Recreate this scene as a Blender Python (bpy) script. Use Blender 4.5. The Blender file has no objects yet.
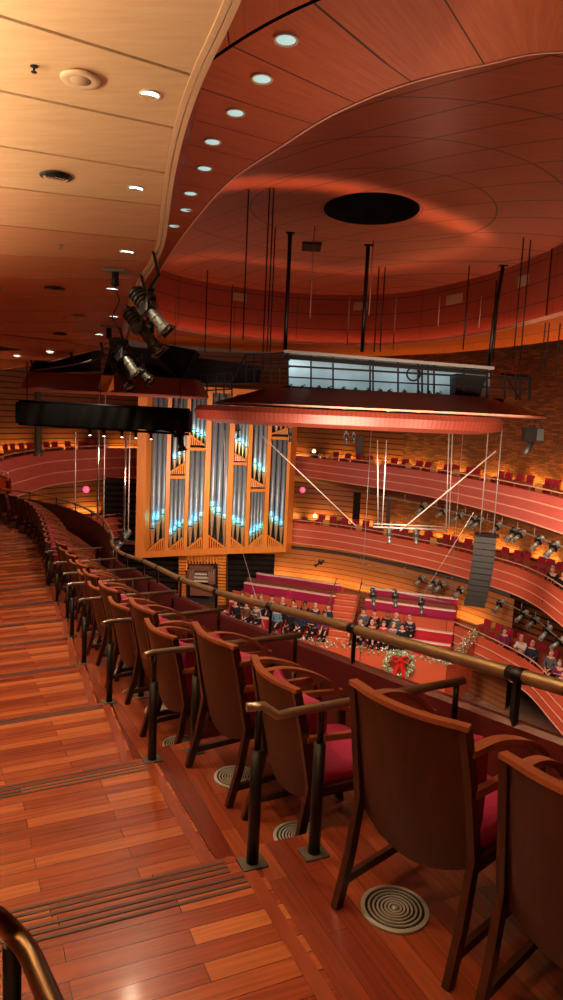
import bpy, math, random
import numpy as np
from math import sin, cos, pi, radians, hypot, atan2, sqrt, floor
from mathutils import Vector, Matrix
random.seed(7)
S = bpy.context.scene
COL = S.collection

# ------------------------------------------------------------------ camera
FPX = 700.0; PITCH = radians(7.0); ROLL = radians(2.6); EYE = Vector((0, 0, 1.6))
_r0 = Vector((1, 0, 0)); _u0 = Vector((0, sin(PITCH), cos(PITCH))); CF = Vector((0, cos(PITCH), -sin(PITCH)))
CR = cos(ROLL)*_r0 + sin(ROLL)*_u0; CU = -sin(ROLL)*_r0 + cos(ROLL)*_u0
cd = bpy.data.cameras.new('camera'); cam = bpy.data.objects.new('camera', cd); COL.objects.link(cam)
cd.sensor_fit = 'VERTICAL'; cd.sensor_height = 36.0; cd.lens = 36.0*FPX/1000.0; cd.clip_start = 0.05; cd.clip_end = 300
M = Matrix.Identity(4)
for i in range(3):
    M[i][0] = CR[i]; M[i][1] = CU[i]; M[i][2] = -CF[i]; M[i][3] = EYE[i]
cam.matrix_world = M
S.camera = cam

# ------------------------------------------------------------------ view, world, large lights
S.view_settings.view_transform = 'Standard'; S.view_settings.look = 'None'
S.view_settings.gamma = 1.0; S.view_settings.use_curve_mapping = False
S.view_settings.exposure = 0.0
S.cycles.max_bounces = 6; S.cycles.diffuse_bounces = 3; S.cycles.glossy_bounces = 3
S.cycles.sample_clamp_indirect = 4.0; S.cycles.use_denoising = True
W = bpy.data.worlds.new('world'); S.world = W; W.use_nodes = True
W.node_tree.nodes['Background'].inputs[0].default_value = (1.0, 0.55, 0.38, 1)
W.node_tree.nodes['Background'].inputs[1].default_value = 0.05

def lamp(kind, loc, power, color, target=None, **k):
    d = bpy.data.lights.new(kind.lower() + '_light', kind); d.energy = power; d.color = color
    for a, b in k.items(): setattr(d, a, b)
    o = bpy.data.objects.new(kind.lower() + '_light', d); COL.objects.link(o); o.location = loc
    if target is not None:
        o.rotation_euler = (Vector(target)-Vector(loc)).to_track_quat('-Z', 'Y').to_euler()
    return o
DOM_P = .55; SCR_P = 13.0; ADDED_COVE_P = 112.0; SOF_P = 320.0; ORG_P = 6.5
WARM = (1.0, 0.70, 0.45); AMBER = (1.0, 0.46, 0.08); RED = (1.0, 0.36, 0.2); CYAN = (0.05, 0.62, 0.95)
# unseen area lights added in mid-hall to brighten the tiers, and the stage wash
lamp('AREA', (2.0, 20.0, -.3), 1300, (1.0, 0.66, 0.48), (5, 33, -7), size=3.5, shape='DISK', spread=radians(165))
lamp('AREA', (-3.0, 22.0, -.4), 420, (1.0, 0.55, 0.46), (-12, 34, -2), size=2.0, shape='DISK', spread=radians(150))
lamp('AREA', (6.5, 19, -.5), 650, (1.0, 0.62, 0.44), (12, 30, -4), size=2.5, shape='DISK', spread=radians(160))
lamp('SPOT', (4, 24, 0.6), 3200, (1.0, 0.80, 0.64), (3.5, 35, -9.5), spot_size=radians(62), spot_blend=0.6, shadow_soft_size=0.4)
# added unseen uplights, standing in for hall bounce on ring and near dome
lamp('AREA', (2.5, 15, 2.3), 95, (1.0, 0.60, 0.42), (2.0, 14, 9), size=3.0, shape='DISK', spread=radians(170))
lamp('AREA', (.9, 8.6, 2.6), 34, (1.0, 0.66, 0.45), (.4, 8.0, 9), size=2.0, shape='DISK', spread=radians(170))
# spots added above the catwalk, with no fixtures, to brighten the dome
for (lx, ly, tx, ty, pw) in ((-1.5, 26, 0.0, 20.5, 120), (5.0, 27, 4.2, 22.5, 120), (2.0, 30.0, -1.5, 36, 200), (5.5, 30, 6.5, 35.5, 200)):
    lamp('SPOT', (lx, ly, 4.8), pw, (1.0, 0.42, 0.26), (tx, ty, 9.0), spot_size=radians(70), spot_blend=0.9, shadow_soft_size=0.2)

# ------------------------------------------------------------------ picture point -> place in the hall
def ray(x, y):
    return (x-281.5)/FPX*CR - (y-500.0)/FPX*CU + CF
def atz(x, y, z):
    d = ray(x, y); return EYE + d*((z-EYE.z)/d.z)
def at(x, y, Y):
    d = ray(x, y); return EYE + d*(Y/d.y)
def soffit_z(x, y):
    return max(3.0, 5.45-0.115*(-.40*x+.92*y))
def on_soffit(x, y):
    d = ray(x, y)
    t = (5.45-EYE.z)/(d.z+0.115*(-.40*d.x+.92*d.y)); p = EYE+d*t
    if p.z < 3.0: p = atz(x, y, 3.0)
    return p

# ------------------------------------------------------------------ mesh helpers
class MB:
    def __init__(s): s.v = []; s.f = []; s.uv = {}; s.sm = set()
    def add(s, vs, fs, uvs=None, smooth=False):
        b = len(s.v); s.v += [tuple(p) for p in vs]
        for i, f in enumerate(fs):
            k = len(s.f); s.f.append([b+j for j in f])
            if uvs: s.uv[k] = [uvs[j] for j in f]
            if smooth: s.sm.add(k)
        return s
    def box(s, c, d, R=None):
        x, y, z = d[0]/2, d[1]/2, d[2]/2; c = Vector(c)
        vs = [Vector((a*x, b*y, e*z)) for e in (-1, 1) for b in (-1, 1) for a in (-1, 1)]
        if R is not None: vs = [R @ v for v in vs]
        return s.add([v+c for v in vs], [(0, 2, 3, 1), (4, 5, 7, 6), (0, 1, 5, 4), (2, 6, 7, 3), (0, 4, 6, 2), (1, 3, 7, 5)])
    def bar(s, p0, p1, w, h, up=(0, 0, 1), w2=None, h2=None):
        p0 = Vector(p0); p1 = Vector(p1); d = (p1-p0).normalized(); up = Vector(up)
        if abs(d.dot(up)) > .98: up = Vector((0, 1, 0))
        sx = d.cross(up).normalized(); sz = sx.cross(d)
        vs = []
        for p, a, b in ((p0, w, h), (p1, w2 or w, h2 or h)):
            vs += [p-sx*a/2-sz*b/2, p+sx*a/2-sz*b/2, p+sx*a/2+sz*b/2, p-sx*a/2+sz*b/2]
        return s.add(vs, [(0, 3, 2, 1), (4, 5, 6, 7), (0, 1, 5, 4), (1, 2, 6, 5), (2, 3, 7, 6), (3, 0, 4, 7)])
    def tube(s, pts, r, n=8, cap=True):
        pts = [Vector(p) for p in pts]; m = len(pts); rr = r if isinstance(r, (list, tuple)) else [r]*m
        vs = []; ref = None
        for i, p in enumerate(pts):
            d = (pts[min(i+1, m-1)]-pts[max(i-1, 0)]).normalized()
            if ref is None: ref = Vector((0, 0, 1)) if abs(d.z) < .9 else Vector((1, 0, 0))
            a = d.cross(ref).normalized(); b = a.cross(d).normalized(); ref = b
            for k in range(n):
                t = 2*pi*k/n; vs.append(p+(a*cos(t)+b*sin(t))*rr[i])
        fs = []
        for i in range(m-1):
            for k in range(n):
                k2 = (k+1) % n; fs.append((i*n+k, i*n+k2, (i+1)*n+k2, (i+1)*n+k))
        s.add(vs, fs, smooth=True)
        if cap:
            b = len(s.v)-len(vs); s.f.append([b+k for k in range(n)][::-1]); s.f.append([b+(m-1)*n+k for k in range(n)])
        return s
    def lathe(s, prof, n=20, mat=None, smooth=True):
        vs = []; fs = []
        for (r, z) in prof:
            for k in range(n):
                t = 2*pi*k/n; v = Vector((r*cos(t), r*sin(t), z)); vs.append(mat @ v if mat else v)
        for i in range(len(prof)-1):
            for k in range(n):
                k2 = (k+1) % n; fs.append((i*n+k, i*n+k2, (i+1)*n+k2, (i+1)*n+k))
        if prof[0][0] > 0 and prof[-1][0] > 0 and hypot(prof[0][0]-prof[-1][0], prof[0][1]-prof[-1][1]) < prof[0][0]*1.2 and len(prof) > 3:
            m = (len(prof)-1)*n
            for k in range(n): fs.append((m+k, m+(k+1) % n, (k+1) % n, k))      # ring: closed section
        return s.add(vs, fs, smooth=smooth)
    def grid(s, rows, uvrows=None, smooth=True, close=False):
        m = len(rows[0]); vs = [p for r in rows for p in r]; fs = []
        uvs = [q for r in uvrows for q in r] if uvrows else None
        for i in range(len(rows)-1):
            for j in range(m-1): fs.append((i*m+j, i*m+j+1, (i+1)*m+j+1, (i+1)*m+j))
        return s.add(vs, fs, uvs, smooth)
    def prism(s, poly, z0, z1):
        n = len(poly); vs = [Vector((p[0], p[1], z0)) for p in poly]+[Vector((p[0], p[1], z1)) for p in poly]
        return s.add(vs, [list(range(n))[::-1], list(range(n, 2*n))]+[(i, (i+1) % n, n+(i+1) % n, n+i) for i in range(n)])
    def slab(s, poly, th):
        """thick plate: poly of 3-D points, thickness downward"""
        n = len(poly); a = [Vector(p) for p in poly]; b = [p-Vector((0, 0, th)) for p in a]
        return s.add(a+b, [list(range(n)), list(range(n, 2*n))[::-1]]+[(i, n+i, n+(i+1) % n, (i+1) % n) for i in range(n)])
    def build(s, name, m=None, parent=None, origin=None, bevel=0, smooth=False, fix=True):
        me = bpy.data.meshes.new(name)
        o3 = Vector(origin) if origin is not None else Vector((0, 0, 0))
        me.from_pydata([tuple(Vector(p)-o3) for p in s.v], [], s.f)
        if s.uv:
            L = me.uv_layers.new(name='UVMap'); i = 0
            for k, f in enumerate(s.f):
                q = s.uv.get(k)
                for j in range(len(f)):
                    if q: L.data[i].uv = q[j]
                    i += 1
        for k in (range(len(s.f)) if smooth else s.sm): me.polygons[k].use_smooth = True
        me.update()
        if fix:
            import bmesh
            bm = bmesh.new(); bm.from_mesh(me); bmesh.ops.recalc_face_normals(bm, faces=bm.faces); bm.to_mesh(me); bm.free()
        if m: me.materials.append(m)
        o = bpy.data.objects.new(name, me); COL.objects.link(o)
        if parent is not None: o.parent = parent
        elif origin is not None: o.location = o3
        if bevel:
            b = o.modifiers.new('bevel', 'BEVEL'); b.width = bevel; b.segments = 2; b.limit_method = 'ANGLE'
        return o
def thing(name, label, cat, loc=(0, 0, 0), rz=0, group=None):
    o = bpy.data.objects.new(name, None); COL.objects.link(o); o.empty_display_size = .2
    o.location = loc; o.rotation_euler = (0, 0, rz); o['label'] = label; o['category'] = cat
    if group: o['group'] = group
    return o
def tag(o, label, cat, group=None, kind=None):
    o['label'] = label; o['category'] = cat
    if group: o['group'] = group
    if kind: o['kind'] = kind
    return o
def struct(o, label=None):
    o['kind'] = 'structure'
    if label: o['label'] = label
    return o
def dup(root, loc=None, rz=None, label=None, group=None, scale=None):
    def rec(o, par):
        c = o.copy(); COL.objects.link(c); c.parent = par
        for ch in list(o.children): rec(ch, c)
        return c
    r = rec(root, None)
    if loc is not None: r.location = loc
    if rz is not None: r.rotation_euler = (0, 0, rz)
    if label: r['label'] = label
    if group: r['group'] = group
    if scale: r.scale = (scale,)*3
    return r
def cr(pts, n=6, closed=False):
    """smooth curve through points"""
    pts = [Vector(p) for p in pts]; m = len(pts); out = []
    rng = range(m) if closed else range(m-1)
    for i in rng:
        if closed: a, b, c, d = pts[(i-1) % m], pts[i], pts[(i+1) % m], pts[(i+2) % m]
        else: a, b, c, d = pts[max(i-1, 0)], pts[i], pts[i+1], pts[min(i+2, m-1)]
        for k in range(n):
            t = k/n
            out.append(0.5*((2*b)+(c-a)*t+(2*a-5*b+4*c-d)*t*t+(-a+3*b-3*c+d)*t**3))
    if not closed: out.append(pts[-1])
    return out
def normals(pts, closed=False):
    m = len(pts); out = []
    for i in range(m):
        if closed: d = pts[(i+1) % m]-pts[(i-1) % m]
        else: d = pts[min(i+1, m-1)]-pts[max(i-1, 0)]
        d.z = 0; d.normalize(); out.append(Vector((d.y, -d.x, 0)))      # to the right of travel
    return out
def sweep(mb, pts, prof, closed=False, smooth=True, u0=0):
    """prof: list of (offset to the right of travel, height above the curve)"""
    N = normals(pts, closed); P = list(pts)
    if closed: P = P+[P[0]]; N = N+[N[0]]
    u = [u0]
    for i in range(1, len(P)): u.append(u[-1]+(P[i]-P[i-1]).length)
    vv = [0]
    for i in range(1, len(prof)): vv.append(vv[-1]+hypot(prof[i][0]-prof[i-1][0], prof[i][1]-prof[i-1][1]))
    rows = []; uvs = []
    for (o, z), w in zip(prof, vv):
        rows.append([p+n*o+Vector((0, 0, z)) for p, n in zip(P, N)]); uvs.append([(a, w) for a in u])
    for i in range(len(rows)-1): mb.grid(rows[i:i+2], uvs[i:i+2], smooth=smooth)
    return mb

# ------------------------------------------------------------------ materials
def _mat(name):
    m = bpy.data.materials.new(name); m.use_nodes = True
    return m, m.node_tree.nodes, m.node_tree.links, m.node_tree.nodes['Principled BSDF']
def simple(name, c, rough=.5, metal=0., var=.12, scale=8, bump=0., spec=.5, coat=0):
    m, N, L, B = _mat(name)
    tc = N.new('ShaderNodeTexCoord'); nz = N.new('ShaderNodeTexNoise'); nz.inputs['Scale'].default_value = scale; nz.inputs['Detail'].default_value = 3
    L.new(tc.outputs['Object'], nz.inputs['Vector'])
    mx = N.new('ShaderNodeMix'); mx.data_type = 'RGBA'
    mx.inputs[6].default_value = (*[max(0, q*(1-var)) for q in c], 1); mx.inputs[7].default_value = (*[min(1, q*(1+var)) for q in c], 1)
    L.new(nz.outputs[0], mx.inputs[0]); L.new(mx.outputs[2], B.inputs['Base Color'])
    B.inputs['Roughness'].default_value = rough; B.inputs['Metallic'].default_value = metal
    B.inputs['Specular IOR Level'].default_value = spec; B.inputs['Coat Weight'].default_value = coat
    if bump:
        bp = N.new('ShaderNodeBump'); bp.inputs['Strength'].default_value = bump; bp.inputs['Distance'].default_value = .01
        L.new(nz.outputs[0], bp.inputs['Height']); L.new(bp.outputs[0], B.inputs['Normal'])
    return m
def emit(name, c, s, base=(.8, .8, .8)):
    m, N, L, B = _mat(name)
    B.inputs['Base Color'].default_value = (*base, 1)
    B.inputs['Emission Color'].default_value = (*c, 1); B.inputs['Emission Strength'].default_value = s
    return m
def wood(name, c1, c2, rough=.35, grain=(1, 1, 14), scale=3.0, seams=None, seam_col=(.01, .004, .002), coords='Object', coat=0., bump=.15, spec=.5, tint=0.0):
    """veneer; seams = list of (axis 0/1/2 or 'r', period, width, offset) read in the same coordinates"""
    m, N, L, B = _mat(name)
    tc = N.new('ShaderNodeTexCoord'); src = tc.outputs[coords]
    mp = N.new('ShaderNodeMapping'); mp.inputs['Scale'].default_value = grain; L.new(src, mp.inputs[0])
    nz = N.new('ShaderNodeTexNoise'); nz.inputs['Scale'].default_value = scale; nz.inputs['Detail'].default_value = 6; nz.inputs['Roughness'].default_value = .65
    L.new(mp.outputs[0], nz.inputs['Vector'])
    cr_ = N.new('ShaderNodeValToRGB'); cr_.color_ramp.elements[0].position = .3; cr_.color_ramp.elements[1].position = .7
    cr_.color_ramp.elements[0].color = (*c1, 1); cr_.color_ramp.elements[1].color = (*c2, 1)
    L.new(nz.outputs[0], cr_.inputs[0]); col = cr_.outputs[0]
    if seams:
        sp = N.new('ShaderNodeSeparateXYZ'); L.new(src, sp.inputs[0]); acc = None
        for (ax, per, wd, off) in seams:
            if isinstance(ax, int): a = sp.outputs[ax]
            elif ax[0] == 'r':                       # rings about a centre
                vm = N.new('ShaderNodeVectorMath'); vm.operation = 'SUBTRACT'; L.new(src, vm.inputs[0]); vm.inputs[1].default_value = ax[1]
                ml = N.new('ShaderNodeVectorMath'); ml.operation = 'MULTIPLY'; L.new(vm.outputs[0], ml.inputs[0]); ml.inputs[1].default_value = (1, 1, 0)
                ln = N.new('ShaderNodeVectorMath'); ln.operation = 'LENGTH'; L.new(ml.outputs[0], ln.inputs[0]); a = ln.outputs['Value']
            else:                                    # parallel lines along a direction
                dt = N.new('ShaderNodeVectorMath'); dt.operation = 'DOT_PRODUCT'; L.new(src, dt.inputs[0]); dt.inputs[1].default_value = ax[1]; a = dt.outputs['Value']
            q = N.new('ShaderNodeMath'); q.operation = 'MULTIPLY_ADD'; L.new(a, q.inputs[0]); q.inputs[1].default_value = 1/per; q.inputs[2].default_value = off+100
            fr = N.new('ShaderNodeMath'); fr.operation = 'FRACT'; L.new(q.outputs[0], fr.inputs[0])
            lt = N.new('ShaderNodeMath'); lt.operation = 'LESS_THAN'; L.new(fr.outputs[0], lt.inputs[0]); lt.inputs[1].default_value = wd/per
            if acc is None: acc = lt.outputs[0]
            else:
                mm = N.new('ShaderNodeMath'); mm.operation = 'MAXIMUM'; L.new(acc, mm.inputs[0]); L.new(lt.outputs[0], mm.inputs[1]); acc = mm.outputs[0]
        mx = N.new('ShaderNodeMix'); mx.data_type = 'RGBA'; L.new(acc, mx.inputs[0]); L.new(col, mx.inputs[6]); mx.inputs[7].default_value = (*seam_col, 1); col = mx.outputs[2]
    L.new(col, B.inputs['Base Color']); B.inputs['Roughness'].default_value = rough
    B.inputs['Specular IOR Level'].default_value = spec
    B.inputs['Coat Weight'].default_value = coat; B.inputs['Coat Roughness'].default_value = .12
    if bump:
        bp = N.new('ShaderNodeBump'); bp.inputs['Strength'].default_value = bump; bp.inputs['Distance'].default_value = .004
        L.new(nz.outputs[0], bp.inputs['Height']); L.new(bp.outputs[0], B.inputs['Normal'])
    return m
def planks(name, c1, c2, c3, bw, rh, mortar, coords='Object', rough=.25, mcol=(.02, .006, .003), bump=.3, coat=0., sq=.5, msize=.004, bdist=.01):
    m, N, L, B = _mat(name)
    tc = N.new('ShaderNodeTexCoord'); src = tc.outputs[coords]
    br = N.new('ShaderNodeTexBrick'); L.new(src, br.inputs['Vector']); br.offset = .37; br.offset_frequency = 2; br.squash = sq if sq != .5 else 1
    br.inputs['Scale'].default_value = 1; br.inputs['Brick Width'].default_value = bw; br.inputs['Row Height'].default_value = rh
    br.inputs['Mortar Size'].default_value = msize; br.inputs['Mortar Smooth'].default_value = .1; br.inputs['Bias'].default_value = 0
    br.inputs['Color1'].default_value = (0, 0, 0, 1); br.inputs['Color2'].default_value = (1, 1, 1, 1); br.inputs['Mortar'].default_value = (.5, .5, .5, 1)
    rp = N.new('ShaderNodeValToRGB'); e = rp.color_ramp.elements; e[0].color = (*c1, 1); e[1].color = (*c3, 1); e[1].position = 1; k = e.new(.55); k.color = (*c2, 1)
    L.new(br.outputs['Color'], rp.inputs[0])
    mp = N.new('ShaderNodeMapping'); mp.inputs['Scale'].default_value = (1.2, 22, 8); L.new(src, mp.inputs[0])
    nz = N.new('ShaderNodeTexNoise'); nz.inputs['Scale'].default_value = 2.5; nz.inputs['Detail'].default_value = 6; L.new(mp.outputs[0], nz.inputs['Vector'])
    ml = N.new('ShaderNodeMix'); ml.data_type = 'RGBA'; ml.blend_type = 'MULTIPLY'; ml.inputs[0].default_value = .7
    gr = N.new('ShaderNodeValToRGB'); gr.color_ramp.elements[0].position = .3; gr.color_ramp.elements[0].color = (.45, .42, .4, 1); gr.color_ramp.elements[1].position = .7; gr.color_ramp.elements[1].color = (1.1, 1.1, 1.1, 1)
    L.new(nz.outputs[0], gr.inputs[0]); L.new(rp.outputs[0], ml.inputs[6]); L.new(gr.outputs[0], ml.inputs[7])
    mx = N.new('ShaderNodeMix'); mx.data_type = 'RGBA'; L.new(br.outputs['Fac'], mx.inputs[0]); L.new(ml.outputs[2], mx.inputs[6]); mx.inputs[7].default_value = (*mcol, 1)
    L.new(mx.outputs[2], B.inputs['Base Color']); B.inputs['Roughness'].default_value = rough; B.inputs['Coat Weight'].default_value = coat; B.inputs['Coat Roughness'].default_value = .1
    inv = N.new('ShaderNodeMath'); inv.operation = 'SUBTRACT'; inv.inputs[0].default_value = 1; L.new(br.outputs['Fac'], inv.inputs[1])
    ad = N.new('ShaderNodeMath'); ad.operation = 'MULTIPLY_ADD'; L.new(nz.outputs[0], ad.inputs[0]); ad.inputs[1].default_value = .15; L.new(inv.outputs[0], ad.inputs[2])
    bp = N.new('ShaderNodeBump'); bp.inputs['Strength'].default_value = bump; bp.inputs['Distance'].default_value = bdist
    L.new(ad.outputs[0], bp.inputs['Height']); L.new(bp.outputs[0], B.inputs['Normal'])
    return m

DOME_C = Vector((2.82, 26.9, 0))
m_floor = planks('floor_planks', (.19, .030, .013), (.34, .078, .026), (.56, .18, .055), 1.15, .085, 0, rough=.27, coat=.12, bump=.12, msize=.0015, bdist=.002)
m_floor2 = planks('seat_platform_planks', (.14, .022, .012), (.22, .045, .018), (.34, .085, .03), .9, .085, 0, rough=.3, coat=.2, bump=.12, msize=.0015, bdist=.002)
m_beige = wood('lit_ceiling_veneer', (.56, .34, .17), (.66, .43, .23), rough=.42, grain=(.8, 6, 1), scale=2.2, bump=.05)  # lit tone of the cherry ceiling wood, light put into its colour
m_mid = wood('half_lit_ceiling_veneer', (.42, .15, .055), (.54, .21, .08), rough=.36, grain=(.8, 6, 1), scale=2.2, bump=.05)  # half-lit tone of the same wood
m_far = wood('cherry_ceiling_veneer', (.40, .095, .035), (.52, .14, .05), rough=.30, grain=(.8, 6, 1), scale=2.2, bump=.05)
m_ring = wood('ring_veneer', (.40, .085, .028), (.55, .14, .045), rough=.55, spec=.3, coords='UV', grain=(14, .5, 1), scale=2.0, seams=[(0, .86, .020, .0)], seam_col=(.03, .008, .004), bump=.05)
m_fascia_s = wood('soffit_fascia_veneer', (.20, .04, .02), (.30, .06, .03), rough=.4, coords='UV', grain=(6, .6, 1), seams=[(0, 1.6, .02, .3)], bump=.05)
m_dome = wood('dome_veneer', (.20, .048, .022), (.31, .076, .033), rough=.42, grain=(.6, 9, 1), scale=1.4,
              seams=[(('r', tuple(DOME_C)), 2.6, .06, .30), (('d', (.66, .75, 0)), 1.45, .06, .1)], seam_col=(.03, .009, .005), bump=.05)
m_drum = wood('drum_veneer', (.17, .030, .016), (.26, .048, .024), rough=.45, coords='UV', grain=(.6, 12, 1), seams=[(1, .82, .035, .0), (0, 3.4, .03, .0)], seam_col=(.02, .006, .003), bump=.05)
m_wall = planks('slatted_wall', (.10, .028, .012), (.19, .06, .022), (.30, .10, .035), .42, .11, 0, coords='UV', rough=.55, mcol=(.03, .01, .005), bump=.8, msize=.012, bdist=.03)
m_wallslat = wood('board_wall', (.24, .08, .03), (.34, .12, .045), rough=.5, coords='UV', grain=(.5, 10, 1), seams=[(1, .34, .09, 0)], seam_col=(.02, .007, .004))
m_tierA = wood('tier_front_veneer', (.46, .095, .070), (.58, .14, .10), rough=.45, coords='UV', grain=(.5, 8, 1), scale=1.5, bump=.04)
m_tierB = wood('lower_tier_veneer', (.52, .085, .040), (.64, .13, .06), rough=.45, coords='UV', grain=(.5, 8, 1), scale=1.5, bump=.04)
m_trim = simple('pale_trim', (.80, .42, .30), .4)
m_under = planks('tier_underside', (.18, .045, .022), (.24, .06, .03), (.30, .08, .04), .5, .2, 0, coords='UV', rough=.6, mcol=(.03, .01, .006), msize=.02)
m_dark = simple('near_black', (.007, .006, .006), .7, spec=.2)
m_black = simple('black_metal', (.007, .007, .008), .42, .0, spec=.3)
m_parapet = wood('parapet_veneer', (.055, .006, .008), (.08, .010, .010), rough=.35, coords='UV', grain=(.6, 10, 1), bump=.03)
m_brass = simple('aged_brass', (.42, .33, .18), .36, .75, var=.2, scale=14)
m_rail = simple('worn_bronze_tube', (.34, .30, .22), .34, .8, var=.15, scale=20)
m_board = wood('amber_board_wall', (.30, .11, .04), (.42, .17, .06), rough=.5, coords='UV', grain=(.5, 10, 1), seams=[(1, .30, .035, 0)], seam_col=(.05, .018, .008))
m_boardd = wood('dark_board_wall', (.13, .045, .02), (.20, .07, .03), rough=.5, coords='UV', grain=(.5, 10, 1), seams=[(1, .34, .07, 0)], seam_col=(.015, .006, .004))
m_amber = emit('amber_strip', (1.0, .42, .06), 9)
m_cove = emit('cove_strip', (1.0, .34, .16), 11)
m_down = emit('downlight_glow', (.80, 1.0, .92), 7)
m_downr = emit('ring_downlight_glow', (.50, .80, .76), .75, (.3, .4, .4))
m_downw = emit('downlight_glow_warm', (1.0, .82, .6), 7)
m_lens = emit('lens_glow', (1.0, .9, .75), 3)
m_chrome = simple('chrome', (.6, .62, .62), .2, 1.0)
m_steel = simple('cast_steel', (.26, .28, .25), .4, .35)
m_concrete = simple('grey_concrete_patch', (.05, .045, .035), .8, var=.3, scale=30)
# ================================================================== THE TIER WE STAND ON
LV = [-.25, -.53, -.81, -1.07, -1.33, -1.57, -1.78, -1.90, -2.0]
RB = [Vector((-.04, 2.663, 0)), Vector((-.718, 4.044, 0)), Vector((-1.34, 5.498, 0)), Vector((-1.982, 7.033, 0)), Vector((-2.592, 8.641, 0)),
      Vector((-3.12, 10.16, 0)), Vector((-3.788, 11.75, 0)), Vector((-4.415, 13.204, 0))]
RD = [24.5, 27.5, 29.5, 29.5, 29, 29.5, 31, 34]                                # directions of the dividing rails
RN = [Vector((cos(radians(a)), sin(radians(a)), 0)) for a in RD]
RT = [Vector((-n.y, n.x, 0)) for n in RN]
# ground beyond the last step: a flat curved walk
TAIL = [Vector((-5.63, 16.54, 0)), Vector((-6.5, 18.1, 0)), Vector((-7.3, 19.5, 0)), Vector((-8.4, 20.75, 0)), Vector((-9.9, 21.9, 0))]
TAILN = [Vector((cos(radians(a)), sin(radians(a)), 0)) for a in (34, 40, 50, 62, 72)]
def floor_poly(name, poly, z, m, th=.5, rot=0.0):
    o0 = Vector(poly[0]); R = Matrix.Rotation(-rot, 3, 'Z')
    mb = MB().slab([R @ (Vector((p[0], p[1], 0))-Vector((o0.x, o0.y, 0))) for p in poly], th)
    o = mb.build(name, m); o.location = (o0.x, o0.y, z); o.rotation_euler = (0, 0, rot)
    return struct(o)
OUT = -3.8; STRIP = .02; INN = 1.16
# level 0 (camera stands here)
def line(base, n, a): return base+n*a
n0 = RN[0]
start = RB[0]-RT[0]*5.5
floor_poly('floor', [line(start, n0, OUT), line(start, n0, STRIP), line(RB[0], n0, STRIP), line(RB[0], n0, OUT)], LV[0], m_floor, rot=radians(RD[0]))
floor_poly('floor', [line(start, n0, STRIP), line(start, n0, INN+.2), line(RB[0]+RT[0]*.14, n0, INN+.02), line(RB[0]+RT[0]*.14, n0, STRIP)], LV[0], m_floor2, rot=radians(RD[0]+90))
nos = []
for k in range(1, 9):
    b0, t0, nn0 = RB[k-1], RT[k-1], RN[k-1]
    zm = (LV[k-1]+LV[k])/2
    floor_poly('floor', [line(b0, nn0, OUT), line(b0, nn0, STRIP), line(b0+t0*.30, nn0, STRIP), line(b0+t0*.30, nn0, OUT)], zm, m_floor, rot=radians(RD[k-1]))
    if k < 8: b1, nn1, t1 = RB[k], RN[k], RT[k]
    else: b1, nn1, t1 = TAIL[0], TAILN[0], Vector((-TAILN[0].y, TAILN[0].x, 0))
    floor_poly('floor', [line(b0+t0*.30, nn0, OUT), line(b0+t0*.30, nn0, STRIP), line(b1, nn1, STRIP), line(b1, nn1, OUT)], LV[k], m_floor, rot=radians((RD[k-1]+(RD[k] if k < 8 else 34))/2))
    e1 = b1+(t1*.14 if k < 8 else Vector((0, 0, 0)))
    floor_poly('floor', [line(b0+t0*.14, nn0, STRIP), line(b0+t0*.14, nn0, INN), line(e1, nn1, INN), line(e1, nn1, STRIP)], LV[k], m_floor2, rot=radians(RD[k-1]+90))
    nos.append((b0, nn0, t0, LV[k-1])); nos.append((b0+t0*.30, nn0, t0, zm))
for i in range(4):
    a, b, na, nb = TAIL[i], TAIL[i+1], TAILN[i], TAILN[i+1]
    floor_poly('floor', [line(a, na, OUT), line(a, na, STRIP), line(b, nb, STRIP), line(b, nb, OUT)], LV[8], m_floor, rot=atan2((na+nb).y, (na+nb).x))
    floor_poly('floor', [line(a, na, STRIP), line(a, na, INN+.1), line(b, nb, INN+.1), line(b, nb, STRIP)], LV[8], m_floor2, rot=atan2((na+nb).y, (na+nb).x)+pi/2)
m_groove = simple('dark_grip_strip', (.05, .022, .018), .6)
for i, (b, n, t, z) in enumerate(nos):
    mb = MB()
    for off in (-.028, -.062, -.096):
        mb.bar(line(b+t*off, n, OUT+.02)+Vector((0, 0, z+.0015)), line(b+t*off, n, -.03)+Vector((0, 0, z+.0015)), .016, .003)
    struct(mb.build('trim_%d' % (i+1), m_groove))
# border boards between walk and seats
bd = [RB[0]-RT[0]*5]+[r for r in RB]
mb = MB()
for k in range(len(RB)):
    a = bd[k]+(RT[k-1]*.30 if k > 0 else Vector((0, 0, 0))); b = bd[k+1]
    z = LV[k]+.002
    mb.bar(a+Vector((0, 0, z))-RN[k]*.03, b+Vector((0, 0, z))-RN[k]*.03, .055, .004)
struct(mb.build('trim_30', wood('border_board', (.18, .035, .016), (.26, .055, .022), rough=.35)))

# parapet in front of the seats, its curve following the rail
LAST = [Vector((-3.35, 13.75, -1.12)), Vector((-3.68, 15.127, -1.2)), Vector((-4.663, 17.867, -1.25)), Vector((-6.217, 20.411, -1.25)), Vector((-7.993, 22.06, -1.25)), Vector((-9.22, 22.733, -1.25)), Vector((-11.3, 23.6, -1.22))]
MR = [Vector((2.55, .25, 1.0)), Vector((1.75, 1.45, .78))]
for k in range(7):
    p = RB[k]+RN[k]*(1.12 if k else 1.02); MR.append(Vector((p.x, p.y, (.52, .25, -.03, -.29, -.52, -.76, -1.0)[k])))
MR += LAST
RAILC = cr(MR, 6)
tube = MB().tube(RAILC, .031, 12)
rail_t = thing('balcony_handrail', 'long brass tube handrail running along the parapet in front of the near chairs', 'handrail', MR[2])
tube.build('rail_tube', m_brass, rail_t, MR[2])
NRM = normals(RAILC)
acc = 0.0; last = RAILC[0]; nextp = .3
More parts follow.
